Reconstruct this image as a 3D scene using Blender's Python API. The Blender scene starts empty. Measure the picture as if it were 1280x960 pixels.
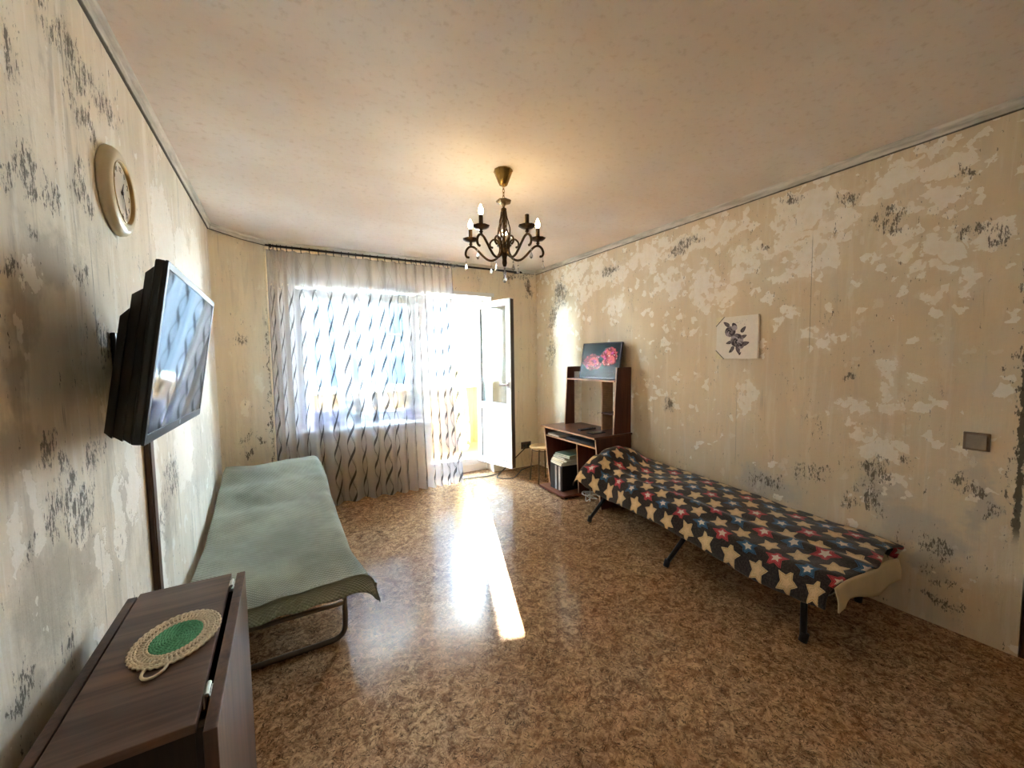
import bpy, bmesh, math, random
from mathutils import Vector, Matrix, Euler
from mathutils import noise as mnoise

random.seed(7)
SC = bpy.context.scene
COL = SC.collection
PI = math.pi
R = math.radians

# ------------------------------------------------------------------ camera
cam_data = bpy.data.cameras.new('camera')
cam = bpy.data.objects.new('camera', cam_data)
COL.objects.link(cam)
FPX = 501.77
cam_data.sensor_width = 36.0
cam_data.lens = FPX * 36.0 / 1280.0
cam_data.clip_start = 0.02
cam_data.clip_end = 500
YAW, PITCH, ROLL = 0.517647, -0.0643808, -0.0147159
fwd = Vector((math.sin(YAW) * math.cos(PITCH), math.cos(YAW) * math.cos(PITCH), math.sin(PITCH)))
rgt = Vector((math.cos(YAW), -math.sin(YAW), 0))
upv = rgt.cross(fwd)
rr = rgt * math.cos(ROLL) + upv * math.sin(ROLL)
uu = -rgt * math.sin(ROLL) + upv * math.cos(ROLL)
rot = Matrix((rr, uu, -fwd)).transposed()
cam.matrix_world = Matrix.Translation((0, 0, 1.40)) @ rot.to_4x4()
SC.camera = cam

# ------------------------------------------------------------------ light
SUN_EL, SUN_AZ = R(29.0), R(20.6)          # the sun stands beyond the balcony, right of the door
world = bpy.data.worlds.new('sky')
SC.world = world
world.use_nodes = True
wt = world.node_tree
# hazy bright sky: white at the horizon, pale blue overhead
tc = wt.nodes.new('ShaderNodeTexCoord')
sp = wt.nodes.new('ShaderNodeSeparateXYZ')
wt.links.new(tc.outputs['Generated'], sp.inputs[0])
cr = wt.nodes.new('ShaderNodeValToRGB')
wt.links.new(sp.outputs[2], cr.inputs[0])
cr.color_ramp.elements[0].position = 0.0
cr.color_ramp.elements[0].color = (0.90, 0.97, 1.0, 1)
cr.color_ramp.elements[1].position = 0.7
cr.color_ramp.elements[1].color = (0.52, 0.74, 1.0, 1)
bg = wt.nodes['Background']
wt.links.new(cr.outputs[0], bg.inputs[0])
bg.inputs[1].default_value = 10.0

sun_d = bpy.data.lights.new('sun', 'SUN')
sun_d.energy = 40.0
sun_d.angle = R(0.53)
sun_d.color = (1.0, 0.93, 0.80)
sun = bpy.data.objects.new('sun', sun_d)
COL.objects.link(sun)
sdir = Vector((-math.sin(SUN_AZ) * math.cos(SUN_EL), -math.cos(SUN_AZ) * math.cos(SUN_EL), -math.sin(SUN_EL)))
sun.rotation_euler = sdir.to_track_quat('-Z', 'Y').to_euler()
sun.location = (6, 14, 9)

vs = SC.view_settings
vs.view_transform = 'Standard'
vs.look = 'None'
vs.gamma = 1.0
vs.use_curve_mapping = False
vs.exposure = 4.12
BULB = 9.0                                  # radiance of a lit candle bulb
SC.cycles.max_bounces = 14
SC.cycles.diffuse_bounces = 8
SC.cycles.transparent_max_bounces = 16
SC.cycles.sample_clamp_indirect = 8.0
SC.cycles.caustics_reflective = False
SC.cycles.caustics_refractive = False


def portal(name, loc, sx, sy, rot):
    d = bpy.data.lights.new(name, 'AREA')
    d.shape = 'RECTANGLE'
    d.size, d.size_y = sx, sy
    d.cycles.is_portal = True
    o = bpy.data.objects.new(name, d)
    o.location = loc
    o.rotation_euler = rot
    COL.objects.link(o)


# ------------------------------------------------------------------ node expressions
class X:
    """A node socket with arithmetic."""
    def __init__(s, nt, sock):
        s.nt, s.s = nt, sock

    def _m(s, op, *a, clamp=False):
        n = s.nt.nodes.new('ShaderNodeMath')
        n.operation = op
        n.use_clamp = clamp
        for i, v in enumerate(a):
            if isinstance(v, X):
                s.nt.links.new(v.s, n.inputs[i])
            else:
                n.inputs[i].default_value = v
        return X(s.nt, n.outputs[0])

    def __add__(s, o): return s._m('ADD', s, o)
    __radd__ = __add__
    def __mul__(s, o): return s._m('MULTIPLY', s, o)
    __rmul__ = __mul__
    def __sub__(s, o): return s._m('SUBTRACT', s, o)
    def __rsub__(s, o): return s._m('SUBTRACT', o, s)
    def __truediv__(s, o): return s._m('DIVIDE', s, o)
    def floor(s): return s._m('FLOOR', s)
    def fract(s): return s._m('FRACT', s)
    def abs(s): return s._m('ABSOLUTE', s)
    def sin(s): return s._m('SINE', s)
    def cos(s): return s._m('COSINE', s)
    def sqrt(s): return s._m('SQRT', s)
    def mn(s, o): return s._m('MINIMUM', s, o)
    def mx(s, o): return s._m('MAXIMUM', s, o)
    def lt(s, o): return s._m('LESS_THAN', s, o)
    def gt(s, o): return s._m('GREATER_THAN', s, o)
    def mod(s, o): return s._m('FLOORED_MODULO', s, o)
    def atan2(s, o): return s._m('ARCTAN2', s, o)
    def pw(s, o): return s._m('POWER', s, o)
    def clamp(s): return s._m('ADD', s, 0.0, clamp=True)

    def ss(s, a, b, lo=0.0, hi=1.0):
        n = s.nt.nodes.new('ShaderNodeMapRange')
        n.interpolation_type = 'SMOOTHSTEP'
        s.nt.links.new(s.s, n.inputs[0])
        if a > b:
            a, b, lo, hi = b, a, hi, lo
        for i, v in enumerate((a, b, lo, hi)):
            n.inputs[i + 1].default_value = v
        return X(s.nt, n.outputs[0])

    def xyz(s):
        n = s.nt.nodes.new('ShaderNodeSeparateXYZ')
        s.nt.links.new(s.s, n.inputs[0])
        return [X(s.nt, n.outputs[i]) for i in range(3)]

    def scaled(s, v, off=(0, 0, 0)):
        n = s.nt.nodes.new('ShaderNodeVectorMath')
        n.operation = 'MULTIPLY_ADD'
        s.nt.links.new(s.s, n.inputs[0])
        n.inputs[1].default_value = v
        n.inputs[2].default_value = off
        return X(s.nt, n.outputs[0])

    def vlen(s):
        n = s.nt.nodes.new('ShaderNodeVectorMath')
        n.operation = 'LENGTH'
        s.nt.links.new(s.s, n.inputs[0])
        return X(s.nt, n.outputs['Value'])

    def vadd(s, o):
        n = s.nt.nodes.new('ShaderNodeVectorMath')
        n.operation = 'ADD'
        s.nt.links.new(s.s, n.inputs[0])
        s.nt.links.new(o.s, n.inputs[1])
        return X(s.nt, n.outputs[0])

    def noise(s, scale, detail=3, rough=0.55, dist=0.0, color=False):
        n = s.nt.nodes.new('ShaderNodeTexNoise')
        s.nt.links.new(s.s, n.inputs['Vector'])
        n.inputs['Scale'].default_value = scale
        n.inputs['Detail'].default_value = detail
        n.inputs['Roughness'].default_value = rough
        n.inputs['Distortion'].default_value = dist
        return X(s.nt, n.outputs[1 if color else 0])

    def voronoi(s, scale, out='Distance', feature='F1'):
        n = s.nt.nodes.new('ShaderNodeTexVoronoi')
        n.feature = feature
        s.nt.links.new(s.s, n.inputs['Vector'])
        n.inputs['Scale'].default_value = scale
        return X(s.nt, n.outputs[out])

    def white(s):
        n = s.nt.nodes.new('ShaderNodeTexWhiteNoise')
        n.noise_dimensions = '3D'
        s.nt.links.new(s.s, n.inputs['Vector'])
        return X(s.nt, n.outputs['Value'])


class Mat:
    def __init__(s, name, rough=0.5, metal=0.0, spec=0.5):
        s.m = bpy.data.materials.new(name)
        s.m.use_nodes = True
        s.nt = s.m.node_tree
        s.b = s.nt.nodes['Principled BSDF']
        s.out = s.nt.nodes['Material Output']
        s.b.inputs['Roughness'].default_value = rough
        s.b.inputs['Metallic'].default_value = metal
        s.b.inputs['Specular IOR Level'].default_value = spec

    def obj(s):
        n = s.nt.nodes.new('ShaderNodeTexCoord')
        return X(s.nt, n.outputs['Object'])

    def uv(s):
        n = s.nt.nodes.new('ShaderNodeTexCoord')
        return X(s.nt, n.outputs['UV'])

    def comb(s, x, y, z=0.0):
        n = s.nt.nodes.new('ShaderNodeCombineXYZ')
        for i, v in enumerate((x, y, z)):
            if isinstance(v, X):
                s.nt.links.new(v.s, n.inputs[i])
            else:
                n.inputs[i].default_value = v
        return X(s.nt, n.outputs[0])

    def mix(s, f, a, b, mode='MIX'):
        n = s.nt.nodes.new('ShaderNodeMix')
        n.data_type = 'RGBA'
        n.blend_type = mode
        for i, v in ((0, f), (6, a), (7, b)):
            if isinstance(v, X):
                s.nt.links.new(v.s, n.inputs[i])
            elif i == 0:
                n.inputs[0].default_value = v
            else:
                n.inputs[i].default_value = (*v, 1)
        return X(s.nt, n.outputs[2])

    def set(s, name, v):
        if isinstance(v, X):
            s.nt.links.new(v.s, s.b.inputs[name])
        elif isinstance(v, tuple):
            s.b.inputs[name].default_value = (*v, 1)
        else:
            s.b.inputs[name].default_value = v
        return s

    def color(s, v): return s.set('Base Color', v)

    def bump(s, h, strength=0.3, dist=0.01):
        n = s.nt.nodes.new('ShaderNodeBump')
        n.inputs['Strength'].default_value = strength
        n.inputs['Distance'].default_value = dist
        s.nt.links.new(h.s, n.inputs['Height'])
        s.nt.links.new(n.outputs[0], s.b.inputs['Normal'])
        return s


def srgb(r, g, b):
    f = lambda c: (c / 255 / 12.92) if c / 255 <= 0.04045 else ((c / 255 + 0.055) / 1.055) ** 2.4
    return (f(r), f(g), f(b))


def plain(name, rgb, rough=0.5, metal=0.0, var=0.12, scale=20.0, bump=0.0, spec=0.5, stretch=(1, 1, 1)):
    M = Mat(name, rough, metal, spec)
    p = M.obj().scaled(stretch)
    n = p.noise(scale, 4, 0.6)
    dk = tuple(c * (1 - var) for c in rgb)
    lt = tuple(min(1, c * (1 + var)) for c in rgb)
    M.color(M.mix(n.ss(0.3, 0.7), dk, lt))
    if bump:
        M.bump(n, bump, 0.004)
    return M.m


def wood(name, dark, light, axis=1, scale=9.0, rough=0.4, spec=0.4):
    M = Mat(name, rough, 0, spec)
    st = [scale, scale, scale]
    st[axis] = scale * 0.06
    p = M.obj().scaled(tuple(st))
    n = p.noise(1.5, 5, 0.6, 0.4)
    n2 = p.noise(7.0, 3, 0.6)
    f = (n * 0.7 + n2 * 0.3).ss(0.35, 0.66)
    M.color(M.mix(f, dark, light))
    M.bump(n2, 0.08, 0.002)
    return M.m


# ------------------------------------------------------------------ mesh builder
class MB:
    def __init__(s):
        s.bm = bmesh.new()
        s.uv = None

    def box(s, lo, hi, bevel=0.0, M=None, mi=0):
        c = [(a + b) / 2 for a, b in zip(lo, hi)]
        d = [abs(b - a) for a, b in zip(lo, hi)]
        T = Matrix.Translation(c) @ Matrix.Diagonal((*d, 1))
        if M is not None:
            T = M @ T
        r = bmesh.ops.create_cube(s.bm, size=1.0, matrix=T)
        vs_ = r['verts']
        fs = {f for v in vs_ for f in v.link_faces}
        for f in fs:
            f.material_index = mi
        if bevel > 0:
            es = {e for v in vs_ for e in v.link_edges}
            bmesh.ops.bevel(s.bm, geom=list(es), offset=bevel, segments=2, profile=0.6, affect='EDGES')
        return s

    def tube(s, pts, r, n=8, caps=True, mi=0):
        pts = [Vector(p) for p in pts]
        rs = r if isinstance(r, (list, tuple)) else [r] * len(pts)
        t0 = (pts[1] - pts[0]).normalized()
        a = t0.orthogonal().normalized()
        rings = []
        for i, p in enumerate(pts):
            if i == 0:
                t = t0
            elif i == len(pts) - 1:
                t = (pts[i] - pts[i - 1]).normalized()
            else:
                t = ((pts[i] - pts[i - 1]).normalized() + (pts[i + 1] - pts[i]).normalized())
                t = t.normalized() if t.length > 1e-6 else (pts[i] - pts[i - 1]).normalized()
            a = (a - t * a.dot(t))
            a = a.normalized() if a.length > 1e-6 else t.orthogonal().normalized()
            b = t.cross(a)
            rings.append([s.bm.verts.new(p + (a * math.cos(2 * PI * k / n) + b * math.sin(2 * PI * k / n)) * rs[i]) for k in range(n)])
        for i in range(len(rings) - 1):
            for k in range(n):
                f = s.bm.faces.new((rings[i][k], rings[i][(k + 1) % n], rings[i + 1][(k + 1) % n], rings[i + 1][k]))
                f.material_index = mi
        if caps:
            s.bm.faces.new(list(reversed(rings[0]))).material_index = mi
            s.bm.faces.new(rings[-1]).material_index = mi
        return s

    def lathe(s, prof, n=24, M=None, mi=0, sx=1.0, sy=1.0, flute=0.0, nf=8):
        M = M or Matrix.Identity(4)
        rings = []
        for r, z in prof:
            if r < 1e-6:
                rings.append([s.bm.verts.new(M @ Vector((0, 0, z)))])
            else:
                ring = []
                for k in range(n):
                    a = 2 * PI * k / n
                    q = r * (1 + flute * math.cos(nf * a))
                    ring.append(s.bm.verts.new(M @ Vector((q * sx * math.cos(a), q * sy * math.sin(a), z))))
                rings.append(ring)
        for A, B in zip(rings, rings[1:]):
            for k in range(n):
                k2 = (k + 1) % n
                if len(A) == 1 and len(B) == 1:
                    continue
                if len(A) == 1:
                    f = s.bm.faces.new((A[0], B[k2], B[k]))
                elif len(B) == 1:
                    f = s.bm.faces.new((A[k], A[k2], B[0]))
                else:
                    f = s.bm.faces.new((A[k], A[k2], B[k2], B[k]))
                f.material_index = mi
        return s

    def grid(s, nu, nv, fn, uvfn=None, mi=0, closed_u=False):
        vs_ = [[s.bm.verts.new(fn(i / (nu - 1), j / (nv - 1))) for i in range(nu)] for j in range(nv)]
        if uvfn and s.uv is None:
            s.uv = s.bm.loops.layers.uv.new('UVMap')
        for j in range(nv - 1):
            for i in range(nu - 1):
                idx = ((i, j), (i + 1, j), (i + 1, j + 1), (i, j + 1))
                f = s.bm.faces.new([vs_[b][a] for a, b in idx])
                f.material_index = mi
                if uvfn:
                    for lp, (a, b) in zip(f.loops, idx):
                        lp[s.uv].uv = uvfn(a / (nu - 1), b / (nv - 1))
        return s

    def prism(s, pts, h, M=None, mi=0):
        """A closed 2-D outline extruded from z=0 to z=h."""
        M = M or Matrix.Identity(4)
        lo = [s.bm.verts.new(M @ Vector((x, y, 0))) for x, y in pts]
        hi = [s.bm.verts.new(M @ Vector((x, y, h))) for x, y in pts]
        n = len(pts)
        for f in (s.bm.faces.new(list(reversed(lo))), s.bm.faces.new(hi)):
            f.material_index = mi
        for k in range(n):
            s.bm.faces.new((lo[k], lo[(k + 1) % n], hi[(k + 1) % n], hi[k])).material_index = mi
        return s

    def ball(s, c, r, n=10, sc=(1, 1, 1)):
        T = Matrix.Translation(c) @ Matrix.Diagonal((*[r * q for q in sc], 1))
        bmesh.ops.create_uvsphere(s.bm, u_segments=n, v_segments=max(4, n // 2 + 1), radius=1, matrix=T)
        return s

    def done(s, name, mats, parent=None, smooth=False, fixn=True):
        me = bpy.data.meshes.new(name)
        if fixn:
            bmesh.ops.recalc_face_normals(s.bm, faces=s.bm.faces)
        if smooth:
            for f in s.bm.faces:
                f.smooth = True
        s.bm.to_mesh(me)
        s.bm.free()
        if smooth == 'auto':
            try:
                me.set_sharp_from_angle(angle=R(40))
            except Exception:
                pass
        for m in (mats if isinstance(mats, (list, tuple)) else [mats]):
            me.materials.append(m)
        o = bpy.data.objects.new(name, me)
        COL.objects.link(o)
        if parent is not None:
            adopt(o, parent)
        return o


def adopt(o, parent):
    """Parent o, whose mesh is in world coordinates, keeping its place."""
    o.parent = parent
    o.matrix_parent_inverse = world_of(parent).inverted()


def world_of(o):
    m = o.matrix_basis.copy()
    if o.parent is not None:
        m = world_of(o.parent) @ o.matrix_parent_inverse @ m
    return m


def tag(o, label, cat, group=None):
    o['label'] = label
    o['category'] = cat
    if group:
        o['group'] = group
    return o


def thing(name, label, cat, loc, group=None):
    o = bpy.data.objects.new(name, None)
    o.empty_display_size = 0.1
    o.location = loc
    COL.objects.link(o)
    return tag(o, label, cat, group)


def struct(o):
    o['kind'] = 'structure'
    return o


def lerp_tab(tab, x):
    tab = sorted(tab)
    if x <= tab[0][0]:
        return tab[0][1]
    for (a, va), (b, vb) in zip(tab, tab[1:]):
        if x <= b:
            t = (x - a) / (b - a)
            t = t * t * (3 - 2 * t)
            return va + (vb - va) * t
    return tab[-1][1]


def curve(pts, n=8):
    """Catmull-Rom through the points."""
    P = [Vector(p) for p in pts]
    out = []
    for i in range(len(P) - 1):
        p0, p1, p2, p3 = P[max(i - 1, 0)], P[i], P[i + 1], P[min(i + 2, len(P) - 1)]
        for k in range(n):
            t = k / n
            out.append(0.5 * ((2 * p1) + (p2 - p0) * t + (2 * p0 - 5 * p1 + 4 * p2 - p3) * t * t + (3 * p1 - p0 - 3 * p2 + p3) * t ** 3))
    out.append(P[-1])
    return out

# ------------------------------------------------------------------ wall plaster
def ellipses(M, p3, L, axis, warp):
    """Smallest normalised distance to a list of patches (u, z, ru, rz) on a wall."""
    d = None
    for u, z, ru, rz in L:
        sc = (1e-4, 1 / ru, 1 / rz) if axis == 'y' else (1 / ru, 1e-4, 1 / rz)
        of = (0, -u / ru, -z / rz) if axis == 'y' else (-u / ru, 0, -z / rz)
        e = p3.scaled(sc, of).vlen()
        d = e if d is None else d.mn(e)
    return d


def plaster(name, axis, c1, c2, cream_c, grey_c, dark_c, cream=(), grey=(), dark=(), streak=0.5, extra=1.0, seed=0.0, chips=False, lines=()):
    M = Mat(name, 0.85, 0, 0.25)
    p = M.obj().scaled((1, 1, 1), (seed, seed, seed))
    po = M.obj()
    wn = po.noise(9.0, 4, 0.6, color=True)
    pw = po.vadd(wn.scaled((0.2, 0.2, 0.2), (-0.1, -0.1, -0.1)))
    big = p.noise(1.1, 3, 0.5)
    stn = p.scaled((5, 5, 0.7)).noise(1.6, 5, 0.6)
    base = M.mix((big * (1 - streak) + stn * streak).ss(0.35, 0.65), c1, c2)
    edge = po.noise(24.0, 5, 0.65)
    hard = edge * 1.2 - 0.6
    # trowelled, streaky filler: paler and greyer runs
    run = p.scaled((6, 6, 0.5)).noise(2.6, 5, 0.68, 0.4)
    base = M.mix(run.ss(0.54, 0.62) * 0.5 * extra, base, cream_c)
    run2 = p.scaled((7, 7, 0.8)).noise(1.9, 5, 0.7, 0.6)
    base = M.mix((run2 + (edge - 0.5) * 0.12).ss(0.55, 0.64) * 0.5 * extra, base, grey_c)
    gr = p.scaled((2, 2, 1)).noise(1.7, 4, 0.6, 0.3)
    base = M.mix(gr.ss(0.58, 0.72) * 0.5 * extra, base, grey_c)
    if grey:
        d = ellipses(M, pw, grey, axis, None)
        base = M.mix((d + hard * 0.7).ss(1.35, 0.5) * 0.75, base, grey_c)
    cm = None
    if cream:
        d = ellipses(M, pw, cream, axis, None)
        if chips:
            # torn paper: angular scraps clustered in the listed places
            wj = po.vadd(po.noise(28.0, 3, 0.6, color=True).scaled((0.05, 0.05, 0.05), (-0.025, -0.025, -0.025)))
            reg = (d + hard * 0.25).ss(1.75, 0.45)
            h1 = wj.voronoi(12.0, 'Color').xyz()[0]
            h2 = wj.scaled((1, 1, 1), (7, 3, 5)).voronoi(24.0, 'Color').xyz()[1]
            zz = po.xyz()[2]
            stray = zz.ss(1.3, 1.9) * 0.10 + po.noise(2.3, 2, 0.5).ss(0.5, 0.7) * 0.14
            cm = h1.lt(reg * 0.60).mx(h2.lt(reg * 0.48 + stray)) * (d + hard).ss(3.2, 2.6).mx(h2.lt(stray))
        else:
            cm = (d + hard * 0.8 + (po.noise(60.0, 3, 0.6) - 0.5) * 0.5).ss(1.08, 0.98)
        base = M.mix((d + hard * 0.3).ss(1.9, 1.0) * 0.22, base, cream_c)
        base = M.mix(cm * 0.92, base, M.mix(edge.ss(0.25, 0.8) * 0.4, cream_c, c2))
    # small stray chips of lighter paint
    ch = po.scaled((1, 1, 0.8)).noise(12.0, 4, 0.55)
    base = M.mix(ch.ss(0.645, 0.66) * 0.75 * extra, base, cream_c)
    # dark mould and old paint in torn vertical flecks, thickest in the listed places
    f1 = po.scaled((1.7, 1.7, 0.55)).noise(30.0, 6, 0.78, 0.25)
    f2 = po.scaled((2.2, 2.2, 0.7)).noise(75.0, 4, 0.7)
    fl = f1 * 0.62 + f2 * 0.38
    vary = p.noise(4.5, 3, 0.6)
    if dark:
        d = ellipses(M, pw, dark, axis, None)
        reg = (d + hard * 0.5).ss(1.7, 0.35)
        m = (fl + reg * 0.115 + (vary - 0.5) * 0.22).ss(0.60, 0.632)
        base = M.mix(reg * vary.ss(0.3, 0.7) * 0.4, base, grey_c)
        base = M.mix(m * 0.82, base, dark_c)
    fine = (fl + (vary - 0.5) * 0.27).ss(0.618, 0.65)
    base = M.mix(fine * 0.75 * extra, base, dark_c)
    scr = p.scaled((1, 1, 0.035)).noise(42.0, 3, 0.55).ss(0.655, 0.69) * p.noise(3.1, 3, 0.6).ss(0.5, 0.62)
    base = M.mix(scr * 0.55 * extra, base, dark_c)
    for (u0, z0, z1, wd, rag, op) in lines:                       # torn edges and cracks
        uu_ = po.xyz()[1 if axis == 'y' else 0]
        zz_ = po.xyz()[2]
        dd = (uu_ - u0 + (po.scaled((1, 1, 0.6)).noise(30.0, 5, 0.7) - 0.5) * rag).abs()
        ln = dd.ss(wd * 1.15, wd * 0.85) * zz_.ss(z0 - 0.05, z0 + 0.05) * zz_.ss(z1 + 0.05, z1 - 0.05)
        base = M.mix(ln * op, base, dark_c)
    M.color(base)
    h = edge * 0.4 + run + ch * 0.5
    if cm is not None:
        h = h - cm * 0.4
    M.bump(h, 0.4, 0.012)
    return M.m


R_CREAM = [(1.3, 2.29, 0.159, 0.102), (1.17, 2.18, 0.116, 0.069), (1.4, 2.15, 0.046, 0.086), (1.25, 2.02, 0.116, 0.062), (1.33, 1.9, 0.131, 0.044), (1.2, 1.94, 0.067, 0.051), (2.26, 2.29, 0.113, 0.069), (2.5, 2.28, 0.181, 0.087), (2.04, 2.31, 0.115, 0.065), (1.84, 2.3, 0.104, 0.062), (2.31, 2.02, 0.117, 0.124), (2.0, 1.91, 0.079, 0.152), (1.83, 1.86, 0.079, 0.075), (1.72, 2.11, 0.044, 0.049), (1.63, 2.09, 0.048, 0.053), (1.69, 1.98, 0.079, 0.048), (1.51, 2.07, 0.044, 0.041), (0.86, 2.33, 0.074, 0.053), (0.66, 2.3, 0.068, 0.042), (0.75, 2.17, 0.085, 0.051), (0.98, 2.26, 0.06, 0.047), (0.89, 1.97, 0.063, 0.08), (0.71, 1.94, 0.035, 0.043), (0.66, 1.9, 0.028, 0.027), (0.54, 1.95, 0.052, 0.048), (0.79, 1.83, 0.04, 0.037), (0.73, 1.84, 0.033, 0.024), (0.69, 1.81, 0.037, 0.023), (0.6, 1.75, 0.04, 0.057), (0.73, 1.69, 0.039, 0.024), (1.05, 1.07, 0.073, 0.051), (0.89, 1.24, 0.034, 0.109), (0.76, 1.23, 0.034, 0.041), (0.84, 1.13, 0.043, 0.03), (0.9, 0.85, 0.1, 0.044), (1.27, 1.51, 0.039, 0.034), (1.17, 1.49, 0.04, 0.042), (1.45, 1.62, 0.033, 0.03), (1.37, 1.68, 0.027, 0.024), (1.65, 1.09, 0.05, 0.142), (3.05, 2.2, 0.231, 0.083), (3.49, 2.24, 0.14, 0.211), (3.86, 1.84, 0.13, 0.191), (2.94, 1.88, 0.102, 0.082), (3.85, 2.3, 0.129, 0.115), (3.19, 2.35, 0.149, 0.052), (0.96, 0.95, 0.053, 0.036), (0.83, 0.69, 0.049, 0.048)]
R_GREY = [(0.76, 0.49, 0.134, 0.116), (0.88, 0.65, 0.099, 0.111), (0.64, 0.43, 0.093, 0.102), (0.69, 0.32, 0.075, 0.071), (1.49, 0.48, 0.214, 0.082), (0.53, 0.71, 0.044, 0.235), (1.57, 0.55, 0.113, 0.073)]
R_DARK = [(2.08, 2.31, 0.075, 0.048), (2.2, 2.28, 0.095, 0.055), (3.85, 2.14, 0.129, 0.17), (4.02, 1.87, 0.087, 0.216), (1.09, 2.27, 0.049, 0.04), (0.92, 2.11, 0.065, 0.064), (0.59, 1.99, 0.065, 0.041), (0.52, 1.94, 0.038, 0.054), (0.63, 2.26, 0.03, 0.03), (0.9, 0.73, 0.066, 0.076), (0.92, 0.57, 0.06, 0.087), (1.03, 0.55, 0.049, 0.042), (0.5, 0.64, 0.021, 0.042), (0.77, 0.83, 0.035, 0.033), (1.3, 0.72, 0.04, 0.025), (1.54, 0.53, 0.111, 0.06), (3.05, 2.26, 0.141, 0.043), (1.39, 2.38, 0.05, 0.034), (0.66, 0.25, 0.061, 0.045), (0.64, 0.14, 0.088, 0.037), (0.61, 0.75, 0.026, 0.036), (4.03, 1.47, 0.088, 0.14), (2.32, 0.99, 0.07, 0.059), (1.06, 1.27, 0.027, 0.032), (0.56, 0.74, 0.039, 0.043), (1.55, 2.12, 0.041, 0.025), (1.34, 2.36, 0.04, 0.028), (1.25, 0.65, 0.102, 0.055), (0.64, 0.39, 0.066, 0.061), (0.425, 1.2, 0.012, 0.42), (0.43, 1.55, 0.012, 0.25), (0.425, 0.75, 0.008, 0.25)]
L_CREAM = [(1.55, 0.84, 0.048, 0.091), (1.84, 1.0, 0.069, 0.164), (1.43, 1.0, 0.035, 0.083), (1.7, 0.93, 0.045, 0.15), (1.22, 1.14, 0.034, 0.053), (1.88, 1.9, 0.086, 0.055), (2.99, 1.97, 0.238, 0.199), (2.55, 2.03, 0.202, 0.209), (2.67, 0.95, 0.229, 0.205), (3.39, 2.05, 0.188, 0.229), (1.24, 1.05, 0.029, 0.071), (1.13, 1.04, 0.018, 0.079), (1.3, 1.62, 0.024, 0.058), (2.14, 0.75, 0.05, 0.4)]
L_GREY = [(1.38, 1.66, 0.122, 0.082), (1.18, 1.24, 0.085, 0.067), (2.13, 0.72, 0.258, 0.189), (1.45, 0.88, 0.145, 0.084), (1.24, 0.89, 0.133, 0.104), (3.11, 0.87, 0.544, 0.287), (1.26, 1.53, 0.066, 0.107), (1.77, 0.91, 0.108, 0.156), (1.2, 1.36, 0.043, 0.068), (1.15, 0.69, 0.11, 0.094)]
L_DARK = [(1.49, 2.26, 0.067, 0.056), (1.59, 2.24, 0.057, 0.075), (1.29, 2.07, 0.029, 0.076), (1.66, 2.22, 0.064, 0.054), (1.83, 2.24, 0.11, 0.048), (1.57, 2.13, 0.056, 0.04), (1.69, 2.1, 0.079, 0.039), (1.31, 1.83, 0.044, 0.058), (1.25, 1.78, 0.034, 0.038), (1.43, 1.82, 0.063, 0.044), (1.6, 1.9, 0.059, 0.055), (1.33, 1.7, 0.032, 0.026), (1.38, 1.13, 0.053, 0.081), (1.43, 1.0, 0.075, 0.071), (1.3, 1.2, 0.039, 0.047), (1.19, 1.02, 0.026, 0.042), (1.31, 0.72, 0.04, 0.029), (1.13, 0.77, 0.029, 0.062), (1.56, 1.16, 0.058, 0.048), (2.2, 0.76, 0.103, 0.087), (1.55, 1.65, 0.045, 0.048), (1.24, 1.63, 0.034, 0.024), (1.68, 1.46, 0.055, 0.053), (2.38, 0.86, 0.149, 0.109), (1.31, 1.06, 0.04, 0.076)]

CREAM = srgb(251, 246, 236)
m_right = plaster('plaster_right', 'y', srgb(221, 202, 173), srgb(230, 215, 189), CREAM, srgb(198, 191, 180), srgb(84, 76, 66), R_CREAM, R_GREY, R_DARK, 0.35, 0.35, 0.0, True,
                  [(0.415, 0.55, 2.1, 0.010, 0.05, 0.9), (1.265, 1.42, 2.12, 0.0018, 0.006, 0.5), (1.72, 0.6, 1.15, 0.0018, 0.008, 0.35)])
m_left = plaster('plaster_left', 'y', srgb(222, 211, 192), srgb(239, 231, 216), srgb(248, 244, 235), srgb(186, 178, 164), srgb(78, 74, 68), L_CREAM, L_GREY, L_DARK, 0.65, 1.0, 3.0)
m_back = plaster('plaster_back', 'x', srgb(240, 226, 200), srgb(245, 234, 212), CREAM, srgb(172, 158, 136), srgb(82, 70, 56), (), (), [(2.62, 2.4, 0.2, 0.03), (2.75, 2.3, 0.06, 0.12)], 0.3, 0.35, 5.0)
m_corner = plaster('plaster_corner', 'x', srgb(222, 206, 176), srgb(236, 224, 196), srgb(244, 236, 214), srgb(200, 188, 164), srgb(70, 60, 48), [(-0.2, 1.2, 0.03, 0.08), (-0.3, 1.0, 0.04, 0.06)], (),
                   [(-0.30, 0.75, 0.04, 0.05), (-0.20, 0.72, 0.03, 0.04), (-0.30, 0.6, 0.02, 0.05), (-0.114, 1.5, 0.012, 0.35), (-0.112, 1.0, 0.008, 0.6), (-0.27, 1.6, 0.04, 0.04)], 0.6, 0.6, 8.0)
m_grime = plain('old_plaster_moulding', srgb(165, 160, 148), 0.8, 0, 0.3, 9.0, 0.3)

# cornice: grey plaster with a darker lower lip
Mc = Mat('cornice_plaster', 0.8, 0, 0.3)
pc = Mc.obj()
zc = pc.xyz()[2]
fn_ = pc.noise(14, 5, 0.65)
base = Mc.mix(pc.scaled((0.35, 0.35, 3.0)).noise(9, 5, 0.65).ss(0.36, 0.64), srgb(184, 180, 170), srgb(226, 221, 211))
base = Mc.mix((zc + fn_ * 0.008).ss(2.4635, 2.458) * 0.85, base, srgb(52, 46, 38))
Mc.color(base).bump(fn_, 0.5, 0.006)
m_cornice = Mc.m

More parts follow.
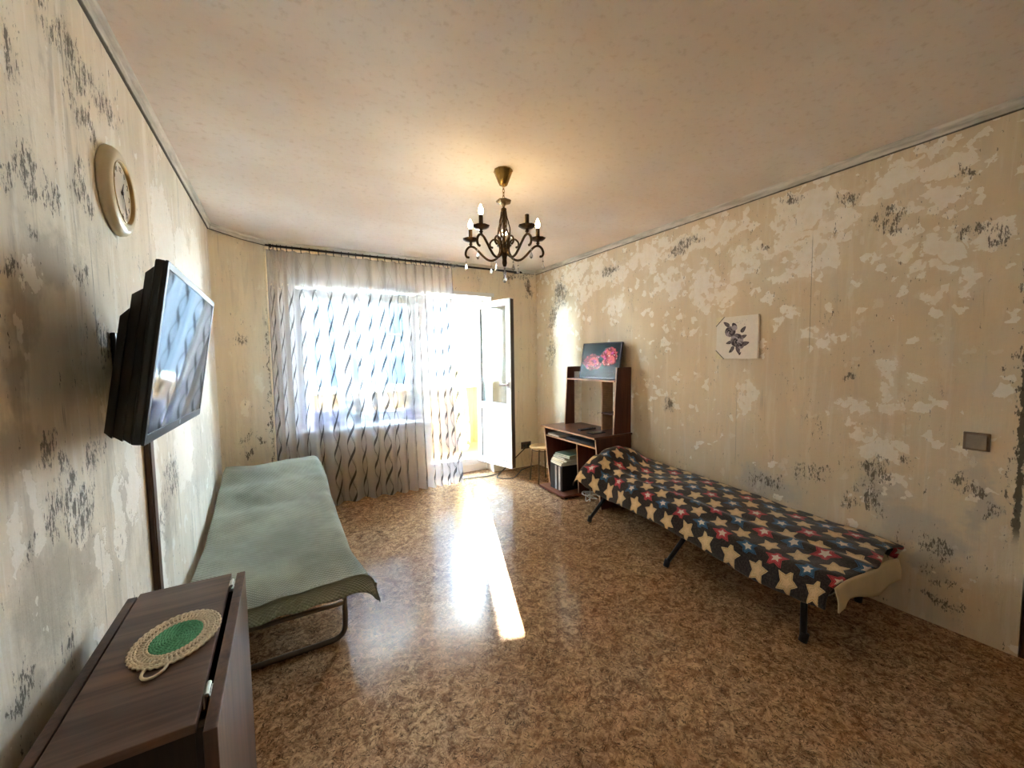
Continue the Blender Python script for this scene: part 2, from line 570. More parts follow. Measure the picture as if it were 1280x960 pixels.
# ceiling: stained whitewash
Ms = Mat('ceiling_whitewash', 0.9, 0, 0.2)
ps = Ms.obj()
a = ps.noise(0.9, 4, 0.55)
b_ = ps.scaled((0.6, 2.2, 1)).noise(1.6, 5, 0.6, 0.4)
c_ = ps.noise(30, 4, 0.65)
base = Ms.mix(a.ss(0.35, 0.65), srgb(226, 214, 203), srgb(236, 228, 220))
base = Ms.mix(b_.ss(0.50, 0.72) * 0.3, base, srgb(222, 202, 184))
base = Ms.mix(c_.ss(0.52, 0.72) * 0.4, base, srgb(198, 180, 162))
Ms.color(base).bump(c_ * 0.6 + b_, 0.25, 0.008)
m_ceiling = Ms.m

# floor: glossy cork-print linoleum
Mf = Mat('linoleum', 0.22, 0, 0.5)
pf = Mf.obj()
n1 = pf.noise(19, 6, 0.70, 1.4)
n2 = pf.noise(42, 4, 0.65, 1.2)
n3 = pf.noise(2.0, 3, 0.5)
vein = (pf.noise(21, 4, 0.6, 2.0) - 0.5).abs()
vein2 = (pf.scaled((1, 1, 1), (4, 9, 0)).noise(26, 3, 0.55, 1.5) - 0.5).abs()
f = (n1 * 0.6 + n2 * 0.4).ss(0.36, 0.64)
base = Mf.mix(f, srgb(114, 80, 56), srgb(216, 176, 134))
base = Mf.mix(n3.ss(0.35, 0.65) * 0.22, base, srgb(168, 120, 72))
base = Mf.mix(vein.ss(0.040, 0.012) * 0.85 * n2.ss(0.40, 0.56), base, srgb(46, 28, 18))
base = Mf.mix(vein2.ss(0.024, 0.006) * 0.6 * n1.ss(0.60, 0.42), base, srgb(58, 36, 22))
Mf.color(base)
Mf.set('Roughness', n2.ss(0.3, 0.7, 0.09, 0.17))
Mf.bump(pf.noise(55, 3, 0.5), 0.10, 0.004)
m_floor = Mf.m

m_pvc = plain('white_pvc', srgb(236, 238, 240), 0.3, 0, 0.02, 5)
m_rubber = plain('dark_gasket', srgb(30, 28, 28), 0.6)
m_white = plain('white_paint', srgb(232, 230, 224), 0.5, 0, 0.03, 6)
Mg = Mat('pane_glass')
ge = Mg.nt.nodes.new('ShaderNodeNewGeometry')
dp = Mg.nt.nodes.new('ShaderNodeVectorMath'); dp.operation = 'DOT_PRODUCT'
Mg.nt.links.new(ge.outputs['Incoming'], dp.inputs[0]); Mg.nt.links.new(ge.outputs['Normal'], dp.inputs[1])
frs = (1.0 - X(Mg.nt, dp.outputs['Value']).abs()).clamp().pw(5.0) * 0.96 + 0.04      # Schlick, the same from both sides of the pane
tr = Mg.nt.nodes.new('ShaderNodeBsdfTransparent'); tr.inputs[0].default_value = (0.93, 0.96, 0.97, 1)
gl = Mg.nt.nodes.new('ShaderNodeBsdfGlossy'); gl.inputs['Roughness'].default_value = 0.01
mxs = Mg.nt.nodes.new('ShaderNodeMixShader')
Mg.nt.links.new(frs.s, mxs.inputs[0]); Mg.nt.links.new(tr.outputs[0], mxs.inputs[1]); Mg.nt.links.new(gl.outputs[0], mxs.inputs[2])
Mg.nt.links.new(mxs.outputs[0], Mg.out.inputs[0])
m_glass = Mg.m

# ------------------------------------------------------------------ room shell
XL, XR, YB, YR, H = -0.47, 2.86, 4.36, -1.1, 2.5
YO = 4.66                                   # outer face of the window wall
struct(MB().box((XL - 0.15, YR - 0.15, -0.2), (XR + 1.6, YO, 0)).done('floor', m_floor))
struct(MB().box((XL - 0.15, YR - 0.15, H), (XR + 1.6, YO, H + 0.2)).done('ceiling', m_ceiling))
struct(MB().box((XL - 0.15, YR - 0.15, 0), (XL, YO, H)).done('wall_left', m_left))
DY0, DY1, DZ = -0.45, 0.385, 2.05           # doorway to the hall in the right wall
mb = MB().box((XR, DY1, 0), (XR + 0.15, YO, H)).box((XR, YR - 0.15, 0), (XR + 0.15, DY0, H)).box((XR, DY0, DZ), (XR + 0.15, DY1, H))
struct(mb.done('wall_right', m_right))
struct(MB().box((XL, YR - 0.15, 0), (XR, YR, H)).done('wall_rear', m_left))
WX0, WX1, WZ0, WZ1 = 0.13, 1.33, 0.735, 2.15
DX0, DX1, DZ1 = 1.42, 2.215, 2.15
mb = MB()
mb.box((XL, YB, 0), (WX0, YO, H)).box((WX0, YB, 0), (WX1, YO, WZ0)).box((WX0, YB, WZ1), (DX1, YO, H))
mb.box((WX1, YB, 0), (DX0, YO, WZ1)).box((DX1, YB, 0), (XR, YO, H))
struct(mb.done('wall_back', m_back))
# boxed pipe chase across the far left corner
mb = MB().prism([(XL, 4.0), (-0.27, 4.215), (-0.105, 4.335), (-0.1, YB), (XL, YB)], H)
struct(mb.done('wall_corner', m_corner))
# hall behind the doorway
m_hall = plain('hall_paint', srgb(150, 120, 92), 0.8)
mb = MB().box((XR + 1.5, YR - 0.15, 0), (XR + 1.6, 1.6, H)).box((XR + 0.15, 1.5, 0), (XR + 1.5, 1.6, H)).box((XR + 0.15, YR - 0.15, 0), (XR + 1.5, YR, H))
struct(mb.done('wall_hall', m_hall))
# cornices
def cornice(name, pts, d=0.03):
    mb = MB()
    prof = [(0, 2.452), (d * 0.25, 2.452), (d * 0.45, 2.463), (d * 0.5, 2.478), (d * 0.85, 2.487), (d, 2.499), (0, 2.499)]
    rings = []
    P = [Vector((x, y)) for x, y in pts]
    for i, q in enumerate(P):
        t = (P[min(i + 1, len(P) - 1)] - P[max(i - 1, 0)]).normalized()
        nrm = Vector((t.y, -t.x))
        rings.append([mb.bm.verts.new((q.x + nrm.x * o, q.y + nrm.y * o, z)) for o, z in prof])
    for A, B in zip(rings, rings[1:]):
        for k in range(len(prof)):
            k2 = (k + 1) % len(prof)
            mb.bm.faces.new((A[k], A[k2], B[k2], B[k]))
    mb.bm.faces.new(rings[0]); mb.bm.faces.new(list(reversed(rings[-1])))
    struct(mb.done(name, m_cornice))
cornice('trim_1', [(XL, YR), (XL, 2.0), (XL, 4.0)])
cornice('trim_2', [(XL + 0.01, 4.0), (-0.27, 4.21), (-0.10, 4.335), (0.0, YB), (1.4, YB), (XR - 0.03, YB)])
cornice('trim_3', [(XR, YB), (XR, 2.0), (XR, YR)], 0.03)
# doorway casing to the hall
m_casing = wood('dark_casing', srgb(42, 24, 18), srgb(86, 50, 36), 2, 14, 0.35)
mb = MB().box((XR + 0.005, DY1 - 0.05, 0), (XR + 0.16, DY1 - 0.004, DZ), 0.003).box((XR + 0.005, DY0 + 0.004, 0), (XR + 0.16, DY0 + 0.05, DZ), 0.003).box((XR + 0.005, DY0 + 0.004, DZ - 0.05), (XR + 0.16, DY1 - 0.004, DZ - 0.002), 0.003)
struct(mb.done('door_2', m_casing))

# ------------------------------------------------------------------ window
FY0, FY1 = 4.545, 4.61
win = struct(bpy.data.objects.new('window_1', None)); COL.objects.link(win); win.location = (0.73, FY0, WZ0)
mb = MB()
t = 0.055
mb.box((WX0 + 0.0, FY0, WZ0), (WX0 + t, FY1, WZ1 - 0.03), 0.004).box((WX1 - t, FY0, WZ0), (WX1, FY1, WZ1 - 0.03), 0.004)
mb.box((WX0 + t, FY0, WZ0), (WX1 - t, FY1, WZ0 + t), 0.004).box((WX0 + t, FY0, WZ1 - 0.03 - t), (WX1 - t, FY1, WZ1 - 0.03), 0.004)
mb.box((0.535, FY0, WZ0 + t), (0.60, FY1, WZ1 - 0.03 - t), 0.004)
mb.done('frame', m_pvc, win)
def sash(x0, x1, handle):
    mb = MB()
    z0, z1 = WZ0 + t, WZ1 - 0.03 - t
    w = 0.045
    y0, y1 = FY0 - 0.012, FY1 - 0.012
    mb.box((x0, y0, z0), (x0 + w, y1, z1), 0.005).box((x1 - w, y0, z0), (x1, y1, z1), 0.005)
    mb.box((x0 + w, y0, z0), (x1 - w, y1, z0 + w), 0.005).box((x0 + w, y0, z1 - w), (x1 - w, y1, z1), 0.005)
    s = mb.done('sash', m_pvc, win)
    MB().box((x0 + w - 0.005, FY0 + 0.016, z0 + w - 0.005), (x1 - w + 0.005, FY0 + 0.03, z1 - w + 0.005)).done('pane', m_glass, s)
    if handle:
        MB().box((x0 + 0.012, y0 - 0.012, 1.35), (x0 + 0.034, y0, 1.42), 0.003).box((x0 + 0.014, y0 - 0.035, 1.27), (x0 + 0.032, y0 - 0.02, 1.40), 0.005).box((x0 + 0.016, y0 - 0.03, 1.375), (x0 + 0.03, y0 - 0.008, 1.395)).done('handle', m_pvc, s)
sash(WX0 + t - 0.01, 0.545, False)
sash(0.59, WX1 - t + 0.01, True)
# reveals: white plastic slopes
mb = MB()
mb.box((WX0 - 0.03, YB - 0.008, WZ1 - 0.012), (WX1 + 0.03, FY0 - 0.002, WZ1 + 0.0)).box((WX0 - 0.001, YB - 0.008, WZ0), (WX0 + 0.012, FY0 - 0.002, WZ1 - 0.013)).box((WX1 - 0.012, YB - 0.008, WZ0), (WX1 + 0.001, FY0 - 0.002, WZ1 - 0.013))
mb.box((WX0 - 0.04, YB - 0.010, WZ1 - 0.013), (WX1 + 0.04, YB - 0.001, WZ1 + 0.035))
mb.done('reveal', m_white, win)
sill = MB().box((WX0 - 0.05, YB - 0.13, 0.70), (WX1 + 0.06, FY0 - 0.003, 0.732), 0.008).done('window_sill', m_white, win)

# ------------------------------------------------------------------ balcony door
door = struct(bpy.data.objects.new('door_1', None)); COL.objects.link(door); door.location = (1.8, FY0, 0)
mb = MB()
mb.box((DX0, FY0, 0.10), (DX0 + 0.06, FY1, DZ1 - 0.03), 0.004).box((DX1 - 0.06, FY0, 0.10), (DX1, FY1, DZ1 - 0.03), 0.004)
mb.box((DX0 + 0.06, FY0, DZ1 - 0.09), (DX1 - 0.06, FY1, DZ1 - 0.03), 0.004).box((DX0, FY0 - 0.01, 0.085), (DX1, FY1, 0.165), 0.004)
mb.done('frame', m_pvc, door)
mb = MB()
mb.box((DX1 - 0.012, YB - 0.008, 0.0), (DX1 + 0.001, FY0 - 0.002, DZ1 - 0.013)).box((DX0 - 0.03, YB - 0.008, DZ1 - 0.012), (DX1, FY0 - 0.002, DZ1))
mb.box((DX0 - 0.03, YB - 0.012, DZ1 - 0.013), (DX1 + 0.03, YB - 0.001, DZ1 + 0.03))
mb.box((DX0, FY0 - 0.008, 0.0), (DX1 - 0.013, FY1, 0.084))
mb.done('reveal', m_white, door)
# opened leaf: hinge on the right jamb, swung into the room
HX, HY = 2.135, 4.545
Lw, Lz0, Lz1 = 0.60, 0.125, 2.075
ang = math.atan2(0.135, -0.50)   # direction of the leaf from its hinge, in (y, x) order
ldir = Vector((0.135, -0.5, 0)).normalized()
lnrm = Vector((ldir.y, -ldir.x, 0))         # inner-face normal, towards the room's left
LM = Matrix((( ldir.x, lnrm.x, 0, HX), (ldir.y, lnrm.y, 0, HY), (0, 0, 1, 0), (0, 0, 0, 1)))
w, th = 0.075, 0.058
mb = MB()
mb.box((0, 0, Lz0), (w, th, Lz1), 0.006, LM).box((Lw - w, 0, Lz0), (Lw, th, Lz1), 0.006, LM)
mb.box((w, 0, Lz0), (Lw - w, th, Lz0 + 0.075), 0.006, LM).box((w, 0, Lz1 - w), (Lw - w, th, Lz1), 0.006, LM)
mb.box((w, 0, 0.80), (Lw - w, th, 0.875), 0.006, LM)
leaf = mb.done('leaf', m_pvc, door)
for d0 in (0.010, 0.034):
    MB().box((w - 0.01, d0, 0.87), (Lw - w + 0.01, d0 + 0.004, Lz1 - w + 0.005), 0, LM).done('pane', m_glass, leaf)
MB().box((w - 0.01, 0.008, Lz0 + 0.07), (Lw - w + 0.01, 0.045, 0.805), 0.003, LM).done('panel', m_white, leaf)
mb = MB()
for z0, z1 in ((Lz0 + 0.073, 0.802), (0.873, Lz1 - w + 0.002)):
    mb.box((w - 0.006, th - 0.012, z0), (w + 0.004, th - 0.003, z1), 0, LM).box((Lw - w - 0.004, th - 0.012, z0), (Lw - w + 0.006, th - 0.003, z1), 0, LM)
    mb.box((w, th - 0.012, z0), (Lw - w, th - 0.003, z0 + 0.008), 0, LM).box((w, th - 0.012, z1 - 0.008), (Lw - w, th - 0.003, z1), 0, LM)
mb.done('gasket', plain('grey_gasket', srgb(110, 112, 112), 0.6), leaf)
MB().box((Lw, 0.006, Lz0 + 0.01), (Lw + 0.006, th - 0.006, Lz1 - 0.01), 0, LM).done('edge_seal', plain('dark_edge_seal', srgb(60, 44, 34), 0.5), leaf)
mb = MB().box((Lw - 0.052, th, 1.06), (Lw - 0.026, th + 0.012, 1.13), 0.003, LM).box((Lw - 0.15, th + 0.03, 1.085), (Lw - 0.03, th + 0.045, 1.107), 0.005, LM).box((Lw - 0.048, th + 0.008, 1.087), (Lw - 0.03, th + 0.036, 1.105), 0, LM)
mb.done('handle', plain('grey_handle', srgb(170, 160, 165), 0.35), leaf)

# ------------------------------------------------------------------ balcony and outdoors
m_yel = wood('yellow_boards', srgb(134, 108, 70), srgb(158, 130, 88), 2, 9, 0.6)
m_balf = plain('balcony_lino', srgb(160, 124, 82), 0.5, 0, 0.1, 8)
BY = 5.75
struct(MB().box((XL - 0.3, YO, -0.2), (XR + 0.1, BY + 0.1, 0.08)).done('balcony_floor', m_balf))
struct(MB().box((XL - 0.3, YO, 2.5), (XR + 0.1, BY + 0.12, 2.7)).done('balcony_ceiling', m_white))
struct(MB().box((XR, YO, 0.08), (XR + 0.1, BY + 0.1, 2.5)).done('wall_balcony_right', m_yel))
struct(MB().box((XL - 0.4, YO, 0.08), (XL - 0.3, BY + 0.1, 2.5)).done('wall_balcony_left', m_yel))
par = struct(MB().box((XL - 0.3, BY + 0.015, 0.08), (XR, BY + 0.1, 0.965)).done('balcony_parapet', m_white))
nb = 26
xs = [XL - 0.3 + (XR - XL + 0.3) * i / nb for i in range(nb + 1)]
brd = None
for i in range(nb):                          # the lining boards of the parapet
    if brd is None:
        brd = MB().box((xs[i] + 0.002, BY, 0.082), (xs[i + 1] - 0.002, BY + 0.014, 0.965), 0.002).done('board', m_yel, par)
    else:
        b2 = brd.copy(); COL.objects.link(b2); b2.location.x = xs[i] - xs[0]
MB().box((XL - 0.3, BY - 0.12, 0.967), (XR, BY + 0.1, 0.995), 0.006).done('ledge', m_white, par)
win2 = struct(bpy.data.objects.new('window_2', None)); COL.objects.link(win2); win2.location = (1.2, BY + 0.05, 0.995)
mb = MB()
mb.box((XL - 0.3, BY + 0.03, 0.996), (XR, BY + 0.08, 1.05), 0.004).box((XL - 0.3, BY + 0.03, 2.445), (XR, BY + 0.08, 2.5), 0.004)
ps_ = [XL - 0.3, 0.25, 0.98, 1.72, 2.30 + 0.3, XR - 0.05]
ps_ = [XL - 0.3, 0.2, 0.95, 1.7, XR - 0.05]
for x in ps_:
    mb.box((x, BY + 0.03, 1.05), (x + 0.05, BY + 0.08, 2.445), 0.004)
fr2 = mb.done('frame', m_pvc, win2)
for a_, b__ in zip(ps_, ps_[1:]):
    MB().box((a_ + 0.045, BY + 0.05, 1.045), (b__ + 0.005, BY + 0.058, 2.45)).done('pane', m_glass, fr2)
# light portals only guide the sampling of the sky through the openings; they give off no light
portal('window_portal', ((WX0 + WX1) / 2, 4.62, (WZ0 + WZ1) / 2), WX1 - WX0, WZ1 - WZ0, (R(-90), 0, 0))
portal('door_portal', ((DX0 + DX1) / 2, 4.62, 1.1), DX1 - DX0, 2.05, (R(-90), 0, 0))

m_ground = plain('yard_ground', srgb(170, 168, 158), 0.9, 0, 0.15, 0.3)
struct(MB().box((-120, 8, -12.4), (140, 160, -12.2)).done('ground', m_ground))
# apartment block across the yard, placed to block sun and darkened against window glare
GX0, GX1, GY = -16.0, 8.62, 22.0
blk = thing('sun_blocking_apartment_building', 'apartment block across the yard placed to block the sun, seen faintly through the curtained window', 'building', ((GX0 + GX1) / 2, GY, -12.2))
m_block = plain('darkened_panels', srgb(34, 41, 47), 0.9, 0, 0.08, 0.6, 0, 0.0)
m_bwin = plain('blue_grey_glass', srgb(22, 30, 38), 0.7, 0, 0.1, 0.8, 0, 0.0)
MB().box((GX0, GY, -12.2), (GX1, GY + 12, 14.6)).done('wall', m_block, blk)
MB().box((GX0 - 0.2, GY - 0.3, 14.6), (GX1, GY + 12.3, 15.0)).done('roof', m_block, blk)
m_bfr = plain('grey_frames', srgb(60, 68, 74), 0.8, 0, 0.1, 5, 0, 0.0)
first = None
for fl_ in range(9):
    for k in range(7):
        x0 = GX0 + 1.2 + k * 3.3
        z0 = -11.2 + fl_ * 2.8
        if first is None:
            first = MB().box((0, -0.06, 0), (1.6, 0.05, 1.5), 0.02).done('window', m_bwin, blk)
            pane_f = MB().box((0.76, -0.09, 0.03), (0.84, -0.061, 1.47)).box((-0.05, -0.14, -0.06), (1.65, -0.062, 0.0)).done('frame', m_bfr, first)
            o = first
        else:
            o = first.copy(); COL.objects.link(o)
            c = pane_f.copy(); COL.objects.link(c); c.parent = o
        o.location = (x0, GY, z0)

# ------------------------------------------------------------------ curtain on its rod
m_black = plain('black_metal', srgb(34, 30, 28), 0.45, 0.6)
rod = thing('curtain_rod', 'thin dark curtain rod with small hooks running under the window wall cornice', 'curtain rod', (1.2, 4.22, 2.42))
MB().tube([(-0.09, 4.215, 2.43), (2.56, 4.215, 2.43)], 0.008, 8).done('pole', m_black, rod, True)
for x in (-0.05, 1.72, 2.54):
    MB().tube([(x, 4.215, 2.43), (x, 4.30, 2.435), (x, 4.358, 2.445)], 0.006, 6).ball((x, 4.215, 2.43), 0.014, 8).done('bracket', m_black, rod, True)
mb = MB().tube([(0, 4.215 + 0.013 * math.cos(a), 2.43 + 0.013 * math.sin(a)) for a in [2 * PI * k / 10 for k in range(11)]], 0.003, 5, False).tube([(0, 4.212, 2.418), (0, 4.206, 2.395), (0.004, 4.20, 2.385)], 0.004, 5)
hook = mb.done('hook', m_black, rod, True)
hx = [-0.06, -0.03, 0.0, 0.03, 0.075, 0.12, 0.19, 0.26, 0.335, 0.40, 0.465, 0.535, 0.60, 0.665, 0.73, 0.80, 0.87, 0.94, 1.01, 1.08, 1.15, 1.21, 1.26, 1.31, 1.36, 1.41, 1.46, 1.51, 1.56, 1.61, 1.65]
hook.location.x = hx[0]
for x in hx[1:]:
    h2 = hook.copy(); COL.objects.link(h2); h2.location.x = x

# sheer curtain
CX0, CX1 = -0.085, 1.665
NX = 700
def fold_phase(x):
    t = (x - CX0) / (CX1 - CX0)
    # more folds at the gathered ends
    return 2 * PI * (11.0 * t + 1.8 * (1 - math.exp(-t * 8)) + 3.2 * t ** 6 + 0.35 * math.sin(9 * t))
fp = [fold_phase(CX0 + (CX1 - CX0) * i / (NX - 1)) for i in range(NX)]
def fold_y(i, z):
    x = CX0 + (CX1 - CX0) * i / (NX - 1)
    k = (2.40 - z) / 2.4
    amp = 0.016 + 0.026 * min(1, k * 1.5) + 0.012 * mnoise.noise((x * 3.1, 0.3, k * 1.2))
    ph = fp[i] + 0.9 * mnoise.noise((x * 2.0, 4.0, k * 0.9)) * k
    return 4.205 - 0.05 * k + amp * (math.sin(ph) + 0.35 * math.sin(2 * ph + 1.0)) 
arc = [0.0]
for i in range(1, NX):
    dx = (CX1 - CX0) / (NX - 1)
    arc.append(arc[-1] + math.hypot(dx, fold_y(i, 1.3) - fold_y(i - 1, 1.3)))
def cur(u, v):
    i = round(u * (NX - 1))
    x = CX0 + (CX1 - CX0) * u
    z0 = 0.012 + 0.012 * mnoise.noise((x * 4, 1.0, 0)) + 0.01
    z = z0 + (2.395 - z0) * v
    k = 1 - v
    t = u
    xx = x + k * (0.05 * t - 0.015 * (1 - t)) + 0.02 * k * math.sin(fp[i] + 1.2)
    return Vector((xx, fold_y(i, z), z))
Mk = Mat('sheer_voile')
uvv = Mk.uv()
u, v, _ = uvv.xyz()
Cc, P, A = 0.165, 0.46, 0.036
col = (u / Cc).floor()
fx = ((u / Cc).fract() - 0.5) * Cc
hsh = Mk.comb(col, 3.0, 1.0).white()
ph = (v / P + hsh) * (2 * PI)
sn, cs = ph.sin(), ph.cos()
dA = (fx - sn * A).abs()
dB = (fx + sn * A).abs()
def strand(d, c):
    core = d.lt(c.mx(0.0) * 0.0115 + 0.0012)
    hair = (v * 560.0 + fx * 260.0).sin().gt(0.1) * d.lt((c * -1.0).mx(0.0) * 0.017)
    line = d.lt(0.0034)
    return core, hair, line
cA, hA, lA = strand(dA, cs)
cB, hB, lB = strand(dB, cs * -1.0)
top = v.ss(2.16, 2.0)
core = cA.mx(cB) * top
hair = hA.mx(hB) * top
line = lA.mx(lB)
dif = Mk.nt.nodes.new('ShaderNodeBsdfDiffuse'); trl = Mk.nt.nodes.new('ShaderNodeBsdfTranslucent')
trp = Mk.nt.nodes.new('ShaderNodeBsdfTransparent')
colr = Mk.mix(core, Mk.mix(hair * 0.6, (0.60, 0.59, 0.64), (0.20, 0.19, 0.18)), (0.055, 0.055, 0.06))
colr = Mk.mix(line * (1.0 - core) * 0.75, colr, (0.16, 0.16, 0.16))
for n in (dif, trl):
    Mk.nt.links.new(colr.s, n.inputs[0])
m1 = Mk.nt.nodes.new('ShaderNodeMixShader'); m1.inputs[0].default_value = 0.45
Mk.nt.links.new(dif.outputs[0], m1.inputs[1]); Mk.nt.links.new(trl.outputs[0], m1.inputs[2])
m2 = Mk.nt.nodes.new('ShaderNodeMixShader')
hem = v.lt(0.035).mx(v.gt(2.36))
opac = core.mx(hair * 0.55).mx(line * 0.8).mx(hem * 0.4).mx(0.40 + uvv.noise(3, 2, 0.5) * 0.06)
Mk.nt.links.new(opac.s, m2.inputs[0]); Mk.nt.links.new(trp.outputs[0], m2.inputs[1]); Mk.nt.links.new(m1.outputs[0], m2.inputs[2])
Mk.nt.links.new(m2.outputs[0], Mk.out.inputs[0])
cu = MB().grid(NX, 34, cur, lambda a, b: (arc[min(NX - 1, round(a * (NX - 1)))], b * 2.4)).done('sheer_curtain', Mk.m, None, True)
tag(cu, 'white sheer curtain with grey twisting ribbon pattern hanging over the window', 'curtain')

# ------------------------------------------------------------------ radiator
m_rad = plain('cream_enamel', srgb(226, 200, 150), 0.4, 0, 0.04, 4)
rad = thing('radiator', 'cream panel radiator under the window behind the curtain', 'radiator', (0.8, 4.3, 0.19))
MB().box((0.24, 4.27, 0.19), (1.33, 4.285, 0.475), 0.004).done('front_panel', m_rad, rad)
MB().box((0.24, 4.287, 0.205), (1.33, 4.335, 0.46), 0.004).done('body', m_rad, rad)
MB().box((0.235, 4.265, 0.476), (1.335, 4.34, 0.49), 0.003).done('top_grille', m_white, rad)
MB().tube([(1.36, 4.33, 0.02), (1.36, 4.33, 0.44), (1.32, 4.32, 0.44)], 0.011, 8).tube([(1.40, 4.33, 0.02), (1.40, 4.33, 0.22), (1.32, 4.32, 0.22)], 0.011, 8).done('pipe', m_rad, rad, True)
for x in (0.4, 1.15):
    MB().box((x, 4.336, 0.25), (x + 0.03, 4.359, 0.42)).done('bracket', m_rad, rad)

# ------------------------------------------------------------------ on the window sill
m_lav = plain('lavender_plastic', srgb(140, 136, 196), 0.45, 0, 0.05, 5)
def sill_box(x, w, lab):
    o = thing('plastic_box', lab, 'box', (x, 4.42, 0.733), 'lavender boxes on the window sill')
    MB().prism([(-w / 2, -0.045), (w / 2, -0.045), (w / 2, 0.045), (-w / 2, 0.045)], 0.145, Matrix.Translation((x, 4.42, 0.734))).done('tub', m_lav, o)
    MB().box((x - w / 2 - 0.005, 4.37, 0.88), (x + w / 2 + 0.005, 4.47, 0.895), 0.003).done('rim', m_lav, o)
sill_box(0.315, 0.125, 'lavender box nearest the left end of the window sill')
sill_box(0.47, 0.13, 'second lavender box on the window sill, beside the round leaved plant')
m_leafg = plain('grey_green_leaf', srgb(96, 110, 104), 0.5, 0, 0.2, 20)
m_leafd = plain('dark_green_leaf', srgb(54, 78, 70), 0.5, 0, 0.25, 20)
m_pot = plain('dark_grey_pot', srgb(80, 88, 100), 0.5)
m_potv = plain('violet_pot', srgb(120, 116, 170), 0.45)
m_soil = plain('potting_soil', srgb(60, 44, 34), 0.9)
def sill_plant(x, y, lab, pot_m, pr, ph_, leaves, lm, rad_, seed):
    rnd = random.Random(seed)
    z = 0.733
    o = thing('potted_plant', lab, 'plant', (x, y, z))
    MB().lathe([(0, 0), (pr * 0.78, 0), (pr, ph_), (pr * 1.06, ph_), (pr * 1.06, ph_ + 0.012), (pr * 0.9, ph_ + 0.012), (pr * 0.86, ph_ - 0.01), (0, ph_ - 0.01)], 20, Matrix.Translation((x, y, z))).done('pot', pot_m, o, 'auto')
    MB().lathe([(0, ph_ - 0.008), (pr * 0.85, ph_ - 0.008), (pr * 0.85, ph_ - 0.002), (0, ph_ - 0.002)], 16, Matrix.Translation((x, y, z))).done('soil', m_soil, o)
    ms = MB(); tops = []
    for k in range(leaves):
        a = rnd.uniform(0, 2 * PI); rr_ = rnd.uniform(0.2, 1.0) * rad_; hh = rnd.uniform(0.05, 0.19)
        tip = (x + rr_ * math.cos(a), y + rr_ * 0.55 * math.sin(a), z + ph_ + hh)
        ms.tube(curve([(x, y, z + ph_ - 0.004), (x + (tip[0] - x) * 0.35, y + (tip[1] - y) * 0.35, z + ph_ + hh * 0.7), tip], 4), 0.0022, 5)
        tops.append((tip, a))
    ms.done('stem', lm, o, True)
    for tip, a in tops:
        r0 = rnd.uniform(0.022, 0.036)
        Mx = Matrix.Translation(tip) @ Euler((rnd.uniform(0.4, 1.3), rnd.uniform(-0.5, 0.5), a)).to_matrix().to_4x4()
        outl = [(r0 * math.cos(t) * (1 + 0.08 * math.cos(5 * t)), r0 * 0.9 * math.sin(t)) for t in [2 * PI * q / 12 for q in range(12)]]
        MB().prism(outl, 0.002, Mx).done('leaf', lm, o)
sill_plant(0.66, 4.43, 'round leaved grey green plant in a pot at the middle of the window sill', m_pot, 0.05, 0.09, 18, m_leafg, 0.11, 3)
sill_plant(0.86, 4.42, 'small dark pot with a sparse plant right of the sill middle', m_pot, 0.045, 0.12, 8, m_leafd, 0.06, 5)
sill_plant(1.23, 4.43, 'leafy dark plant in a violet pot at the right end of the window sill', m_potv, 0.06, 0.12, 14, m_leafd, 0.10, 8)

# ------------------------------------------------------------------ wall clock
m_rim = plain('beige_plastic', srgb(204, 190, 158), 0.34, 0, 0.04, 8)
Md = Mat('clock_dial', 0.25, 0, 0.6)
Md.color(Md.mix(Md.obj().noise(8, 3).ss(0.3, 0.7), srgb(206, 200, 184), srgb(222, 216, 202)))
KY, KZ, KR = 1.856, 1.974, 0.1425
CM = Matrix.Translation((XL, KY, KZ)) @ Matrix(((0, 0, 1, 0), (1, 0, 0, 0), (0, 1, 0, 0), (0, 0, 0, 1)))   # local z -> +x, local x -> +y, local y -> +z
clock = thing('wall_clock', 'round beige wall clock with wide plastic rim on the left wall', 'clock', (XL, KY, KZ))
MB().lathe([(0, 0), (KR * 0.97, 0.0), (KR, 0.006), (KR * 0.985, 0.018), (KR * 0.93, 0.028), (KR * 0.84, 0.033), (KR * 0.74, 0.033), (KR * 0.70, 0.030), (KR * 0.69, 0.022), (0, 0.022)], 64, CM).done('rim', m_rim, clock, True)
MB().lathe([(KR * 0.665, 0.0225), (KR * 0.69, 0.0325), (KR * 0.715, 0.0345), (KR * 0.72, 0.033)], 64, CM).done('bezel', plain('gold_bezel', srgb(176, 150, 96), 0.3, 0.7), clock, True)
MB().lathe([(0, 0.0225), (KR * 0.68, 0.0225), (KR * 0.68, 0.024), (0, 0.024)], 64, CM).done('dial', Md.m, clock)
m_ink = plain('dark_ink', srgb(70, 66, 60), 0.5)
def text_mesh(txt, size, M, m, name, parent, extr=0.0004, bold=False):
    c = bpy.data.curves.new(name, 'FONT')
    c.body = txt; c.size = size; c.extrude = extr
    c.align_x = 'CENTER'; c.align_y = 'CENTER'
    o = bpy.data.objects.new(name, c)
    COL.objects.link(o)
    dg = bpy.context.evaluated_depsgraph_get()
    me = bpy.data.meshes.new_from_object(o.evaluated_get(dg))
    bpy.data.objects.remove(o)
    me.transform(M)
    me.materials.clear(); me.materials.append(m)
    ob = bpy.data.objects.new(name, me); COL.objects.link(ob); adopt(ob, parent)
    return ob
for hnum in range(1, 13):
    a = PI / 2 - hnum * PI / 6
    text_mesh(str(hnum), KR * 0.17, CM @ Matrix.Translation((KR * 0.53 * math.cos(a), KR * 0.53 * math.sin(a), 0.0244)), m_ink, 'numeral', clock)
